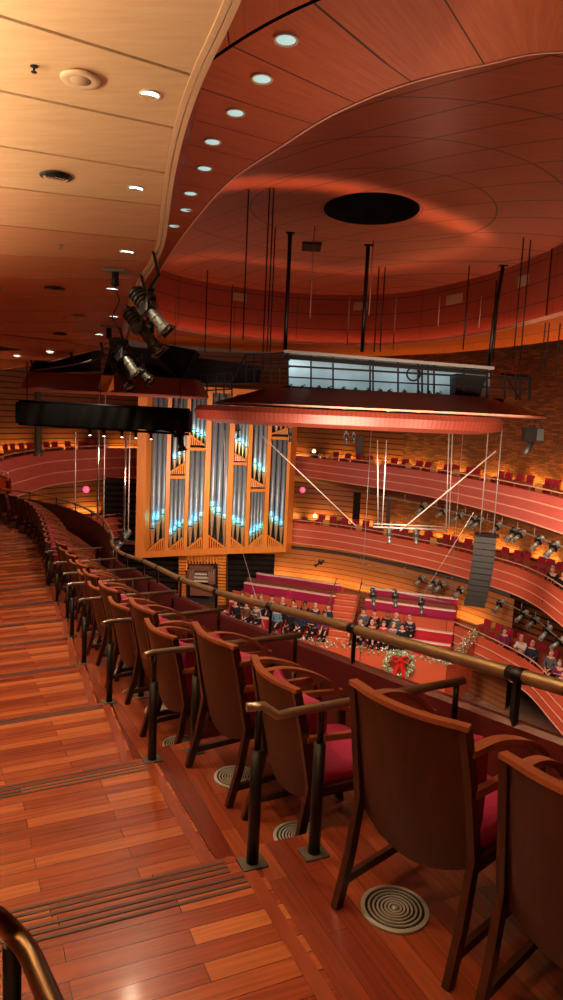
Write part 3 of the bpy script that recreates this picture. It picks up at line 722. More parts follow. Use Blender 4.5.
# loudspeaker, black vents and sprinklers
p = on_soffit(80.5, 78.5)
t = thing('ceiling_speaker', 'round beige loudspeaker grille in the pale ceiling', 'speaker', p)
MB().lathe([(.0, -.012), (.11, -.02), (.17, -.03), (.185, -.015), (.185, .0), (0, .0)], 32).build('housing', simple('cream_plastic', (.62, .42, .24), .5), t)
MB().lathe([(0, -.026), (.095, -.024), (.10, -.016), (0, -.016)], 24).build('grille', simple('cream_grille', (.42, .27, .15), .7), t)
for px, r, lab in (((56, 176.5), .185, 'large round black vent in the pale ceiling'), ((54.5, 288.5), .185, 'black oval-looking vent farther along the ceiling, above the stage lights'), ((60, 334), .17, 'thin black vent at the far end of the ceiling')):
    p = on_soffit(*px); t = thing('ceiling_vent', lab, 'vent', p)
    MB().lathe([(r*.86, -.006), (r, -.016), (r*1.06, -.004), (r*1.06, .004), (r*.86, .004)], 36).build('flange', m_black, t)
    mb = MB(); mb.lathe([(0, -.002), (r*.86, -.004), (r*.86, .004), (0, .004)], 32); mb.build('diffuser', m_dark, t)
    mb = MB()
    for q in (.2, .4, .6): mb.lathe([(r*q, -.004), (r*q, -.012), (r*(q+.06), -.012), (r*(q+.06), -.004)], 28, smooth=False)
    mb.build('vanes', m_black, t)
for i, (px, lab) in enumerate((((34, 66), 'small dark sprinkler near the speaker in the pale ceiling'), ((61, 245.5), 'tiny sprinkler between the two middle ceiling seams'), ((0.8, 288), 'tiny sprinkler at the left edge of the photo'), ((64, 317), 'tiny sprinkler left of the hanging ceiling fitting'))):
    p = on_soffit(*px); t = thing('sprinkler', lab, 'sprinkler', p)
    MB().lathe([(.0, 0), (.035, -.002), (.035, -.008), (.012, -.012), (.012, -.045), (.0, -.045)], 12).build('body', m_steel if i else m_dark, t)
    MB().lathe([(0, -.05), (.028, -.05), (.028, -.054), (0, -.054)], 10).build('deflector', m_steel if i else m_dark, t)
p = on_soffit(78.5, 316); t = thing('smoke_detector', 'round brass smoke detector under the orange ceiling', 'smoke detector', p)
MB().lathe([(0, 0), (.14, -.003), (.14, -.02), (.08, -.05), (.05, -.09), (.0, -.1)], 20).build('body', m_brass, t)
# ================================================================== ORGAN
m_org = wood('organ_case_wood', (.72, .25, .035), (.86, .34, .055), rough=.38, grain=(8, 8, .6), scale=2)
m_orgd = simple('organ_inside', (.015, .02, .025), .7)
m_pipe = simple('tin_pipe', (.30, .42, .52), .45, .5, var=.1, scale=2)
m_mouth = simple('polished_tin', (.45, .72, .76), .35, .4)
m_foot = simple('brass_pipe_foot', (.80, .60, .32), .3, .6)
OZ0 = -6.55
_oc = [(138, 557.5), (147, 557), (180, 555.2), (215, 553.7), (250, 552.6), (283, 551.5), (290, 551.5)]
_op = [atz(a, b, OZ0) for a, b in _oc]
def OP(px, z, back=0.0):
    """a point of the organ front, by picture column at half height"""
    for i in range(len(_oc)-1):
        if px <= _oc[i+1][0] or i == len(_oc)-2:
            t = (px-_oc[i][0])/(_oc[i+1][0]-_oc[i][0]); p = _op[i].lerp(_op[i+1], t); break
    q = at(px, 500, p.y)
    d = Vector((.30, .954, 0))
    return Vector((q.x, p.y, z))+d*back
def OZ(px, py): return at(px, py, OP(px, 0).y).z
OTOP = 2.7
oc = OP(215, 0, 1.0)
org = thing('pipe_organ', 'tall orange pipe organ case with silver pipes lit blue at their mouths', 'pipe organ', (oc.x, oc.y, OZ0))
O3 = (oc.x, oc.y, OZ0)
def ob(mb, name, m): return mb.build(name, m, org, O3)
mb = MB()
fr = [138, 147, 155, 165, 180, 200, 215, 232, 250, 266, 283, 289]
for a, b in zip(fr, fr[1:]):
    for z0, z1, f in ((OZ0-.02, OZ0+.28, -.18), (OZ0+.28, OZ0+.35, -.24)):
        p, q, r, s = OP(a, z0, f), OP(b, z0, f), OP(b, z0, 1.0), OP(a, z0, 1.0)
        mb.prism([p, q, r, s], z0, z1)
ob(mb, 'base_beam', m_org)
mb = MB(); mb.prism([OP(138, 0, -.2), OP(147, 0, -.2), OP(147, 0, 1.0), OP(138, 0, 1.0)], OZ0, OTOP); ob(mb, 'side_panel', m_org)
mb = MB(); mb.prism([OP(286, 0, -.15), OP(289, 0, -.15), OP(289, 0, 1.0), OP(286, 0, 1.0)], OZ0, OTOP); ob(mb, 'side_panel', m_org)
mb = MB(); mb.grid([[OP(a, OZ0, .9) for a in fr], [OP(a, OTOP, .9) for a in fr]]); ob(mb, 'inner_back', m_orgd)
mb = MB()
for a, b in zip(fr, fr[1:]): mb.prism([OP(a, 0, -.1), OP(b, 0, -.1), OP(b, 0, 1.0), OP(a, 0, 1.0)], OTOP-.1, OTOP+.2)
ob(mb, 'top_beam', m_org)
for px, w in ((166.5, .22), (185.5, .20), (205.5, .30), (228.5, .30), (247, .22), (265.5, .24)):
    z0 = OZ0+.3; p = OP(px, z0, .05)
    MB().box((p.x, p.y, (z0+OTOP)/2), (w, .5, OTOP-z0), Matrix.Rotation(radians(17), 3, 'Z')) and None
    mb = MB().box((p.x, p.y, (z0+OTOP)/2), (w, .5, OTOP-z0), Matrix.Rotation(radians(17), 3, 'Z')); ob(mb, 'upright', m_org)
def tri(x0, x1, yb, yl, yr):
    """slatted toe board between two columns, base at yb, upper edge from yl to yr (picture rows)"""
    zb = OZ((x0+x1)/2, yb); zl = OZ(x0, yl); zr = OZ(x1, yr); mb = MB(); n = 8
    for i in range(n+1):
        t = i/n; x = x0+(x1-x0)*t; zt = zl+(zr-zl)*t
        if zt-zb > .06: mb.bar(OP(x, zb, -.02), OP(x, zt, -.02), .07, .10, up=(0, 1, 0))
    mb.bar(OP(x0, zl, -.04), OP(x1, zr, -.04), .12, .09); ob(mb, 'slatted_toe_board', m_org)
    return lambda px: zl+(zr-zl)*(px-x0)/(x1-x0)
def cross(x0, x1, y):
    z = OZ((x0+x1)/2, y); mb = MB().bar(OP(x0, z, .0), OP(x1, z, .0), .3, .16); ob(mb, 'crossbar', m_org); return z
def pipes(xs, mouths, top, toe, rad):
    for x, my in zip(xs, mouths):
        zm = OZ(x, my); zt = toe(x); c = OP(x, 0, .12+rad)
        Mx = Matrix.Translation((c.x, c.y, 0))
        b = MB().lathe([(rad, zm+.10), (rad, top), (rad*.9, top)], 14, Mx); pipe = ob(b, 'pipe', m_pipe)
        f = MB().lathe([(rad*.25, zt-.05), (rad*.98, zm-.30)], 12, Mx).build('pipe_foot', m_foot, pipe, O3)
        k = MB().lathe([(rad*.98, zm-.30), (rad*1.06, zm-.26), (rad*1.06, zm+.02), (rad*.9, zm+.16), (rad*.55, zm+.30), (0, zm+.36)], 12, Mx)
        k.build('pipe_mouth', m_mouth, pipe, O3)
        f2 = MB().bar(c+Vector((-rad*.8, -rad*1.06, zm-.20)), c+Vector((rad*.8, -rad*1.06, zm-.20)), .03, .05); f2.build('mouth_slot', m_orgd, pipe, O3)
def led(px, py, pw=9, back=.45):
    z = OZ(px, py); p = OP(px, z-.1, -.16)
    lamp('POINT', p, pw, CYAN, shadow_soft_size=.06)
T = OTOP-.1
t = tri(149, 165, 552, 551, 537.5); pipes((151, 156.3, 161.6), (525, 517.5, 511), T, t, .145)
t = tri(168, 184, 552, 551, 538); z = cross(168, 184, 477); pipes((169.5, 173.8, 178.2, 182), (532.5, 528, 524, 521), z, t, .115)
t = tri(168, 184, 474, 473, 463); pipes((171.5, 176.3, 181), (456, 451.5, 449), T, t, .125)
t = tri(187, 203, 552, 550, 537); z = cross(187, 203, 449); pipes((189, 194.3, 199.6), (523, 518.5, 514), z, t, .145)
t = tri(187, 203, 445, 434, 445); pipes((190, 194, 198, 202), (426, 429, 431, 433), T, t, .105)
t = tri(207.5, 226, 550, 534, 547); pipes((210.5, 217, 223.5), (503, 509, 516), T, t, .175)
t = tri(230.5, 245, 549, 536, 547); z = cross(230.5, 245, 463.5); pipes((232.5, 237.3, 242), (517, 520, 523.5), z, t, .135)
t = tri(230.5, 245, 461, 452, 460); pipes((232.5, 236, 239.5, 243), (435, 438, 441, 443.5), T, t, .10)
t = tri(249.5, 264, 548, 547, 535); z = cross(249.5, 264, 490); pipes((250.8, 254, 257.2, 260.3, 263), (533, 530, 528, 525.5, 523), z, t, .085)
t = tri(249.5, 264, 487, 478, 486); pipes((252, 256.8, 261.5), (460, 464.5, 469), T, t, .13)
t = tri(268.5, 284, 547, 535, 545); z = cross(268.5, 284, 438); pipes((270.5, 276, 281.3), (513, 518, 523), z, t, .145)
t = tri(268.5, 284, 434, 434, 428); pipes((272, 276.5, 281), (422, 420, 418), T, t, .10)
for px, py in ((156.5, 516), (159, 513), (172, 528), (180, 521), (174, 453), (192, 520), (197, 515), (192, 430), (200, 433), (214, 505), (220, 511), (235, 518), (240, 521), (234, 437), (241, 442), (253, 530), (261, 525), (254.5, 463), (259.5, 467), (273, 515), (279, 520)): led(px, py, ORG_P)
lamp('AREA', (-3.4, 31.0, -2.2), 110, (1.0, .72, .50), (-3.5, 40, -2.2), size=3.0, shape='DISK', spread=radians(70))
# console niche under the organ
cz = -7.6; n0_ = at(205, 575, 40.5)
cons = thing('organ_console', 'organ console set in a niche of striped light wood under the organ', 'organ console', (n0_.x, n0_.y, -8.9))
C3 = (n0_.x, n0_.y, -8.9)
def CP(px, py, Y=40.5): return at(px, py, Y)
mb = MB(); py = 557
while py < 604:
    a, b = CP(179, py), CP(186, py); mb.box(((a+b)/2), (abs(b.x-a.x), .25, .11))
    a, b = CP(218, py), CP(226, py); mb.box(((a+b)/2), (abs(b.x-a.x), .25, .11)); py += 3.1
for px in range(187, 218, 3): a = CP(px, 560); mb.box(a, (.09, .25, .42))
mb.build('slatted_surround', m_org, cons, C3)
a, b = CP(186, 604), CP(218, 564); c = (a+b)/2
MB().box((c.x, c.y+.5, c.z), (abs(b.x-a.x)+.1, .1, abs(b.z-a.z))).build('niche_back', m_orgd, cons, C3)
m_conw = simple('console_wood', (.22, .09, .05), .4)
for px, py, w, h, m in ((201.5, 568, 1.4, .3, m_conw), (191, 576, .42, .9, m_conw), (212, 576, .42, .9, m_conw), (201.5, 573.5, .7, .10, simple('ivory_keys', (.7, .65, .55), .4)), (201.5, 577, .8, .10, bpy.data.materials['ivory_keys']), (201.5, 580.5, .9, .10, bpy.data.materials['ivory_keys']), (201.5, 590, 1.3, .6, m_conw)):
    p = CP(px, py, 40.3); MB().box(p, (w, .4, h)).build('key_desk' if m is m_conw else 'keyboard', m, cons, C3)
for s in (192, 211):
    p = CP(s, 575, 40.05); mb = MB()
    for i in range(3):
        for j in range(6): mb.box((p.x-.12+.12*i, p.y, p.z-.3+.12*j), (.05, .05, .05))
    mb.build('stop_knobs', simple('stop_ivory', (.6, .5, .4), .4), cons, C3)

# ================================================================== STAGE BACK, CHOIR LOFT
m_louv = simple('black_louvre', (.022, .016, .015), .5)
m_loft = wood('loft_front_wood', (.50, .085, .035), (.62, .13, .05), rough=.45, coords='UV', grain=(.6, 8, 1), seams=[(0, 2.2, .03, 0)], bump=.04)
m_step = wood('loft_step_wood', (.50, .09, .035), (.62, .13, .05), rough=.45)
m_pale = simple('pale_ledge', (.75, .50, .42), .4)
m_bench = simple('magenta_bench_cloth', (.36, .008, .07), .8)
m_benchr = simple('red_bench_cloth', (.50, .015, .03), .8)
mds = cr([Vector((a, b, -5.0)) for a, b in MD[1:9]], 6)
mb = MB(); sweep(mb, mds, [(-1.0, -1.85), (-1.0, -8)]); struct(mb.build('wall_stage_back', m_board, fix=False))
MN = normals(mds)
for i in range(14, len(mds)-3, 3):
    pq = mds[i]-MN[i]*.62+Vector((0, 0, -3.95)); d = (mds[i+1]-mds[i-1]).normalized(); zz = -(Vector((0, 0, 1))-MN[i]*.12).normalized(); y = zz.cross(d).normalized(); x = y.cross(zz)
    q = lamp('AREA', pq, 42, AMBER, None, size=(mds[i+3]-mds[i]).length*.95, size_y=.12, shape='RECTANGLE', spread=radians(150)); q.rotation_euler = Matrix((x, y, zz)).transposed().to_euler()
for px_, y0_, y1_, Y_, m_, lab_ in ((355.5, 492, 523, 44.5, m_dark, 'black square column between the upper and middle far tiers'), (359, 436, 456, 45.0, m_boardd, 'dark wooden column behind the upper far tier')):
    a_ = at(px_, y1_, Y_); b_ = at(px_, y0_, Y_)
    tag(MB().box((0, 0, (b_.z-a_.z)/2), (.42, .42, b_.z-a_.z)).build('square_column', m_, None), lab_, 'column').location = a_
gp = [(196, 622), (215, 626), (240, 630), (262, 634), (300, 641), (345, 647), (384, 653), (430, 660), (447, 662.5)]
G = cr([atz(a, b, -9.3) for a, b in gp], 6)                      # travel left to right: the stage is on the right, so seats are at negative offset
mb = MB(); sweep(mb, G, [(-.25, -.9), (-.25, 0), (0, 0), (0, -.12), (.0, -1.9)], smooth=False); struct(mb.build('wall_loft_front', m_loft, fix=False))
G2 = cr([atz(447, 662.5, -9.3), atz(461, 650, -8.95), atz(475, 634, -8.5)], 6)
mb = MB(); sweep(mb, G2, [(-.25, -1.5), (-.25, 0), (0, 0), (0, -2.6)], smooth=False); struct(mb.build('wall_loft_side', m_loft, fix=False))
# loft floor and terraces
for seg, (i0, i1) in enumerate(((0, 27), (30, len(G)))):
    g = G[i0:i1]
    mb = MB(); sweep(mb, g, [(-.2, -.42), (-2.15, -.42), (-2.15, -.22), (-3.4, -.22), (-3.4, .98), (-3.52, .98), (-3.52, .5), (-7.6, 1.0)], smooth=False); struct(mb.build('floor_loft', m_loft, fix=False))
    side = 'left of' if seg == 0 else 'right of'
    for (off, z, nm, m) in ((-2.05, .16, 'front choir row', m_benchr), (-3.2, .42, 'back choir row', m_benchr), (-4.7, 1.18, 'lower loft row', m_bench), (-6.1, 1.48, 'upper loft row', m_bench)):
        t = thing('loft_bench', 'long %s bench of the %s %s the loft stairs' % ('magenta' if m is m_bench else 'red', nm, side), 'bench', g[len(g)//2]+Vector((0, 0, z)))
        loc = t.location
        g3 = g if seg == 1 or off < -4 else g
        mb = MB(); sweep(mb, g3, [(off+.0, z-.5), (off+.04, z), (off-.10, z), (off-.12, z-.5)], smooth=False); mb.build('back', m, t, loc)
        mb = MB(); sweep(mb, g3, [(off+.55, z-.55), (off+.55, z-.42), (off+.03, z-.40)], smooth=False); mb.build('seat', m, t, loc)
        mb = MB(); sweep(mb, g3, [(off-.13, z-.04), (off-.13, z+.04), (off+.03, z+.04), (off+.05, z-.04)], smooth=False); mb.build('cap_rail', m_pale, t, loc)
    # dark desk band with small lamps between the two upper benches
    mb = MB(); sweep(mb, g, [(-4.95, .6), (-4.95, 1.38), (-5.15, 1.42), (-5.15, .6)], smooth=False); struct(mb.build('wall_loft_desk', simple('desk_front_red', (.20, .045, .03), .5), fix=False))
for i, px in enumerate((289, 305, 320.5)):
    p = at(px, 589.5+.1*i, 38.2); t = thing('desk_lamp', ['left', 'middle', 'right'][i]+' one of three small glowing lamps on the dark desk band behind the choir', 'lamp', p)
    MB().lathe([(0, 0), (.09, 0), (.11, -.07), (.10, -.075), (0, -.03)], 12).build('shade', m_brass, t)
    MB().lathe([(0, -.04), (.07, -.05), (.07, -.07), (0, -.08)], 10).build('bulb', m_downw, t)
# red bulkhead behind the choir's back row, pale top
mb = MB(); sweep(mb, G, [(-3.5, -.2), (-3.5, .98), (-3.62, .98)], smooth=False)
# stairs
sb, st_ = atz(345, 632, -10.0), Vector((0, 0, 0)); g = G[28]; nn = normals(G)[28]; tdir = Vector((-nn.y, nn.x, 0))
mb = MB(); N_ST = 10
for i in range(N_ST):
    o = -1.0-.42*i; z = g.z-.85+.215*(i+1); c = g+nn*(o-2.5)
    c = g+nn*(o-.21); mb.box((c.x, c.y, (z-3+z)/2), (1.25, .44, 3.0), Matrix.Rotation(atan2(tdir.y, tdir.x), 3, 'Z'))
struct(mb.build('floor_loft_stairs', m_step, fix=False))
mb = MB()
for i in range(N_ST):
    o = -1.0-.42*i; z = g.z-.85+.215*(i+1); c = g+nn*o; mb.box((c.x, c.y, z+.005), (1.27, .05, .03), Matrix.Rotation(atan2(tdir.y, tdir.x), 3, 'Z'))
struct(mb.build('trim_50', m_trim, fix=False))
t = thing('stair_side_rail', 'thin dark handrail beside the loft stairs', 'handrail', g)
for s in (-.7, .7):
    a = g+nn*(-.9)+tdir*s+Vector((0, 0, .2)); b = g+nn*(-5.0)+tdir*s+Vector((0, 0, 2.1))
    MB().tube([a, b], .03, 6).build('rail_tube', m_brass, t, g)
# louvres either side of the console, dark bay left of the organ
def louvre(x0, x1, y0, y1, Y, nm):
    mb = MB(); a, b = at(x0, y0, Y), at(x1, y0, Y); zt = a.z; zb = at(x0, y1, Y).z; n = max(4, int((zt-zb)/.34))
    for i in range(n):
        z = zb+(zt-zb)*(i+.5)/n; mb.box(((a.x+b.x)/2, Y, z), (b.x-a.x, .12, (zt-zb)/n*.55), Matrix.Rotation(radians(25), 3, 'X'))
    o = mb.build('wall_'+nm, m_louv); struct(o)
    struct(MB().box(((a.x+b.x)/2, Y+.25, (zt+zb)/2), (b.x-a.x, .1, zt-zb)).build('wall_'+nm+'_back', m_dark))
louvre(226, 275, 553, 592, 42.4, 'louvre_right'); louvre(118, 179, 545, 592, 41.2, 'louvre_left'); louvre(104, 141, 478, 540, 41.8, 'louvre_bay')

# garland and wreath
m_leaf = simple('garland_green', (.22, .40, .20), .6, var=.5, scale=40)
m_leaf2 = simple('garland_frost', (.72, .80, .68), .5, var=.2, scale=40)
m_red = simple('red_ribbon', (.62, .015, .012), .45)
m_glow = emit('fairy_light', (1.0, .9, .6), 2.5)
def garland(path, r, lab, cat='garland', name='garland', n=16, closed=False, lights=True):
    b = path[len(path)//2]; t = thing(name, lab, cat, b, 0)
    L_ = sum((q-p).length for p, q in zip(path, path[1:])); N_ = int(L_*55*n/16)
    for m, nm, fr_, sc in ((m_leaf, 'foliage', .6, 1), (m_leaf2, 'frosted_leaves', .4, .8)):
        mb = MB()
        for i in range(int(N_*fr_)):
            f = random.random()*(len(path)-1.001); j = int(f); p = path[j].lerp(path[j+1], f-j)
            d = Vector((random.gauss(0, 1), random.gauss(0, 1), random.gauss(0, 1))).normalized(); c = p+d*r*random.random()**.5
            u_ = Vector((random.gauss(0, 1), random.gauss(0, 1), random.gauss(0, 1))).normalized(); v_ = u_.cross(d).normalized()
            s = random.uniform(.11, .18)*sc
            mb.add([c, c+u_*s*.5+v_*s*.25, c+u_*s*1.2, c+u_*s*.5-v_*s*.25+d*s*.2], [(0, 1, 2, 3)])
        mb.build(nm, m, t, b, fix=False)['kind'] = 'stuff'
    mb = MB()
    for i in range(int(L_*3)):
        f = random.random()*(len(path)-1.001); j = int(f); p = path[j].lerp(path[j+1], f-j); d = Vector((random.gauss(0, 1), -abs(random.gauss(0, 1)), abs(random.gauss(0, 1)))).normalized()
        mb.box(p+d*r, (.02, .02, .02))
    mb.build('fairy_lights', m_glow, t, b)['kind'] = 'stuff'
    return t, b
garland([p+Vector((0, -.05, .08)) for p in G], .24, 'long frosted green garland along the front of the choir loft')
garland([p+Vector((0, -.05, .08)) for p in G2], .30, 'thick green garland climbing the right end of the choir loft', n=26)
wc = at(398.5, 664.5, 31.15); wr = .58
path = [wc+Vector((wr*cos(a), -.05, wr*sin(a))) for a in [2*pi*i/40 for i in range(41)]]
wt, wb = garland(path, .15, 'round green wreath with a big red bow on the loft front', 'wreath', 'wreath', n=40)
mb = MB()
for s in (-1, 1):
    lp = [wc+Vector((s*x, -.25+.05*y, z)) for x, z, y in ((0, .35, 0), (.28, .52, -1), (.40, .36, -1.5), (.22, .22, -1), (0, .33, 0))]
    for a, b in zip(cr(lp, 4), cr(lp, 4)[1:]): mb.bar(a, b, .03, .17, up=(0, 1, 0))
    tl = [wc+Vector((s*x, -.25, z)) for x, z in ((.02, .32), (.10, 0), (.2, -.3), (.24, -.62))]
    for a, b in zip(cr(tl, 3), cr(tl, 3)[1:]): mb.bar(a, b, .16, .03, up=(0, 1, 0))
mb.box(wc+Vector((0, -.28, .33)), (.16, .1, .14)); mb.build('ribbon_bow', m_red, wt, wb)
# ================================================================== HANGING CANOPIES AND CATWALK
def proj(p):
    v = Vector(p)-EYE; c = v.dot(CF); return 281.5+FPX*v.dot(CR)/c, 500-FPX*v.dot(CU)/c, c
m_can = wood('canopy_veneer', (.11, .024, .014), (.17, .038, .022), rough=.4, coords='UV', grain=(1.5, 8, 1), bump=.03)
m_canlow = wood('canopy_drum_veneer', (.20, .038, .022), (.30, .060, .034), rough=.4, coords='UV', grain=(20, .6, 1), seams=[(0, .16, .02, 0)], seam_col=(.10, .02, .012), bump=.03)
def oval(c, a, b, z, n=56, e=1.0, rot=0.0):
    out = []
    for i in range(n+1):
        t = 2*pi*i/n; x = a*(abs(cos(t))**e)*(1 if cos(t) > 0 else -1); y = b*(abs(sin(t))**e)*(1 if sin(t) > 0 else -1)
        out.append(Vector((c[0]+x*cos(rot)-y*sin(rot), c[1]+x*sin(rot)+y*cos(rot), z)))
    return out
def shell(rings, name, m, parent, origin, smooth=True):
    mb = MB(); us = []
    for r in rings:
        u = [0]
        for i in range(1, len(r)): u.append(u[-1]+(r[i]-r[i-1]).length)
        us.append(u)
    v = 0
    for i in range(len(rings)-1):
        dv = (rings[i+1][14]-rings[i][14]).length
        mb.grid(rings[i:i+2], [[(a, v) for a in us[0]], [(a, v+dv) for a in us[0]]], smooth=smooth); v += dv
    return mb.build(name, m, parent, origin, fix=False)
c1 = at(377, 410, 27.0); CC = (c1.x, c1.y); rot = radians(1)
can = thing('stage_canopy', 'large red wooden canopy hanging over the stage, carrying the catwalk', 'acoustic canopy', (CC[0], CC[1], 1.9))
CO = (CC[0], CC[1], 1.9)
shell([oval(CC, 6.2, 3.2, 1.93, e=.75), oval(CC, 4.25, 2.0, 2.55, e=.75), oval(CC, .1, .1, 2.56)], 'upper_shell', m_can, can, CO)
shell([oval(CC, .1, .1, 1.84), oval(CC, 6.1, 3.1, 1.86, e=.75), oval(CC, 6.22, 3.22, 1.87, e=.75), oval(CC, 6.22, 3.22, 1.93, e=.75), oval(CC, 6.2, 3.2, 1.93, e=.75)], 'rim', m_trim, can, CO)
c2 = at(347, 425, 26.6); CD = (c2.x, c2.y)
shell([oval(CD, 5.6, 2.9, 1.80, e=.8), oval(CD, 5.75, 3.0, 1.62, e=.8), oval(CD, 5.65, 2.95, 1.32, e=.8), oval(CD, 4.9, 2.5, 1.18, e=.8), oval(CD, .1, .1, 1.14)], 'lower_drum', m_canlow, can, CO)
shell([oval(CD, .1, .1, 1.81), oval(CD, 5.6, 2.9, 1.80, e=.8)], 'drum_lid', m_dark, can, CO)
for i in range(9):
    a = radians(200+i*17.5); p = Vector((CC[0]+5.6*cos(a), CC[1]+2.85*sin(a), 1.835))
    tag(MB().lathe([(0, -.05), (.08, -.05), (.09, .0), (0, .0)], 12).build('canopy_downlight', m_downw, None, p), '%s small downlight under the rim of the big canopy, from the left' % ordn[i], 'ceiling light', 'downlights under the canopy rim')
for px, y in ((300, 404), (345, 406), (388, 408.5), (418, 409.5)):
    q = at(px, y+3, 24.4); lamp('POINT', q, 7, (1.0, .75, .55), shadow_soft_size=.05)
# left canopy
c3 = at(116, 388, 24.5); CE = (c3.x, c3.y)
lc = thing('side_canopy', 'dark red wooden side canopy above the black draped truss', 'acoustic canopy', (CE[0], CE[1], 2.1)); LO = (CE[0], CE[1], 2.1)
shell([oval(CE, 3.2, 1.5, 2.05, e=.6), oval(CE, 2.9, 1.2, 2.62, e=.6), oval(CE, .1, .1, 2.63)], 'upper_shell', m_can, lc, LO)
shell([oval(CE, .1, .1, 1.98), oval(CE, 3.1, 1.4, 2.0, e=.6), oval(CE, 3.2, 1.5, 2.05, e=.6)], 'underside', m_can, lc, LO)
bf = at(107, 383, 22.9)
MB().add([bf+Vector((-.22, 0, .24)), bf+Vector((.22, 0, .24)), bf+Vector((.26, -.12, -.2)), bf+Vector((.05, -.2, -.32)), bf+Vector((-.24, -.12, -.2))], [(0, 1, 2, 3, 4)]).build('folded_corner', m_org, lc, LO, fix=False)
# black masking boxes above the left canopy
for nm, pts, Y, lab in (('masking_box', [(39, 357), (92, 348), (90, 369), (30, 371)], 24.0, 'black masking box at the far left above the side canopy'),
                        ('masking_box', [(112, 346), (150, 350), (176, 379), (104, 374)], 23.6, 'black masking box above the middle of the side canopy'),
                        ('masking_box', [(148, 342), (196, 351), (178, 385), (152, 381)], 25.2, 'tall black masking panel with a grey face beside the catwalk'),
                        ('masking_box', [(186, 357), (262, 367), (258, 382), (180, 384)], 26.5, 'low black masking box under the catwalk railing')):
    P4 = [at(a, b, Y) for a, b in pts]; b = sum(P4, Vector())/4; t = thing(nm, lab, 'masking box', b, 0, 'black masking boxes by the canopies')
    Q4 = [p+Vector((0, 1.3, 0)) for p in P4]
    MB().add(P4+Q4, [(0, 1, 2, 3), (7, 6, 5, 4), (0, 4, 5, 1), (1, 5, 6, 2), (2, 6, 7, 3), (3, 7, 4, 0)]).build('body', m_dark, t, b)
    mb = MB()
    for i in range(4): mb.bar(P4[i]-Vector((0, .03, 0)), P4[(i+1) % 4]-Vector((0, .03, 0)), .05, .05)
    mb.build('frame', m_black, t, b)
# catwalk
KY = 26.4
def K(x, y, Y=KY): return at(x, y, Y)
kc = K(390, 388); cw = thing('catwalk', 'black steel lighting catwalk with railings and a pale lit screen on top of the canopy', 'catwalk', kc); KO = kc
mb = MB(); a, b = K(284, 386), K(500, 399)
mb.slab([a+Vector((0, -.5, 0)), b+Vector((0, -.5, 0)), b+Vector((0, 1.3, 0)), a+Vector((0, 1.3, 0))], .1); mb.build('deck', m_black, cw, KO)
m_screen = simple('pale_screen', (.42, .50, .50), .55, var=.35, scale=1.2)
rows = [[], []]
for i in range(21):
    t = i/20; x = 288+(490-288)*t; p = K(x, 359+t*14, KY+.9+.5*sin(pi*t)); q = K(x, 387+t*12, KY+.9+.5*sin(pi*t)); rows[0].append(p); rows[1].append(q)
MB().grid(rows).build('lit_screen', m_screen, cw, KO, fix=False)
mb = MB(); mb.bar(K(284, 353, KY-.1), K(488, 369.5, KY-.1), 1.6, .10); mb.build('roof_deck', simple('grey_deck_top', (.30, .32, .30), .5), cw, KO)
mb = MB(); mb.bar(K(284, 356.5, KY-.7), K(488, 373, KY-.7), .12, .16); mb.bar(K(288, 366, KY-.6), K(530, 380, KY-.6), .05, .07); mb.bar(K(288, 377, KY-.6), K(530, 389.5, KY-.6), .05, .05)
mb.build('rails', m_black, cw, KO)
for x in (288, 311, 333, 370, 373, 398, 418, 422, 428, 434, 464, 487, 505, 516, 520, 529):
    t = (x-288)/(500-288); mb = MB().bar(K(x, 354+t*16+(0 if x < 490 else 3), KY-.62), K(x, 387+t*12, KY-.62), .06, .06); mb.build('post', m_black, cw, KO)
mb = MB(); mb.bar(K(500, 374, KY-.2), K(530, 377, KY-.2), .08, .08); mb.bar(K(500, 374, KY+.9), K(530, 377, KY+.9), .08, .08); mb.bar(K(530, 377, KY-.6), K(530, 398, KY-.6), .08, .08)
mb.bar(K(505, 375, KY), K(519, 398, KY), .05, .05); mb.build('end_cage', m_black, cw, KO)
# left railing part
mb = MB()
for y0, y1 in ((354, 352.5), (361, 360), (368, 367)): mb.bar(K(245, y0+1, 25.6), K(290, y1, 25.6), .05, .05)
for x in (246, 254, 263, 271, 280, 288): mb.bar(K(x, 355, 25.6), K(x, 383, 25.6), .05, .05)
mb.bar(K(232, 380, 25.6), K(246, 355, 25.6), .06, .06)
for y in (375, 383, 391): mb.bar(K(199, y, 25.2), K(232, y-2, 25.2), .05, .05)
for x in (200, 207, 216, 224, 232): mb.bar(K(x, 374, 25.2), K(x, 397, 25.2), .05, .05)
mb.build('side_railing', m_black, cw, KO)
mb = MB(); mb.tube([K(413.5, 374, KY-.55)+Vector((.24*cos(a), 0, .24*sin(a))) for a in [2*pi*i/16 for i in range(17)]], .035, 6); mb.build('cable_coil', m_black, cw, KO)
bx = K(467, 386, KY-.3); tag(MB().add([bx+Vector((x, y, z)) for y in (-.3, .7) for x, z in ((-.5, .42), (.62, .36), (.42, -.36), (-.45, -.36))], [(0, 1, 2, 3), (7, 6, 5, 4), (0, 4, 5, 1), (1, 5, 6, 2), (2, 6, 7, 3), (3, 7, 4, 0)]).build('equipment_case', m_dark, None, bx), 'black equipment case at the right end of the catwalk', 'case')
for px in (300, 350, 400, 450): lamp('AREA', K(px, 360+(px-288)*.07, KY+.1), SCR_P, (.78, .95, 1.0), K(px, 376+(px-288)*.07, KY+1.4), size=.5)
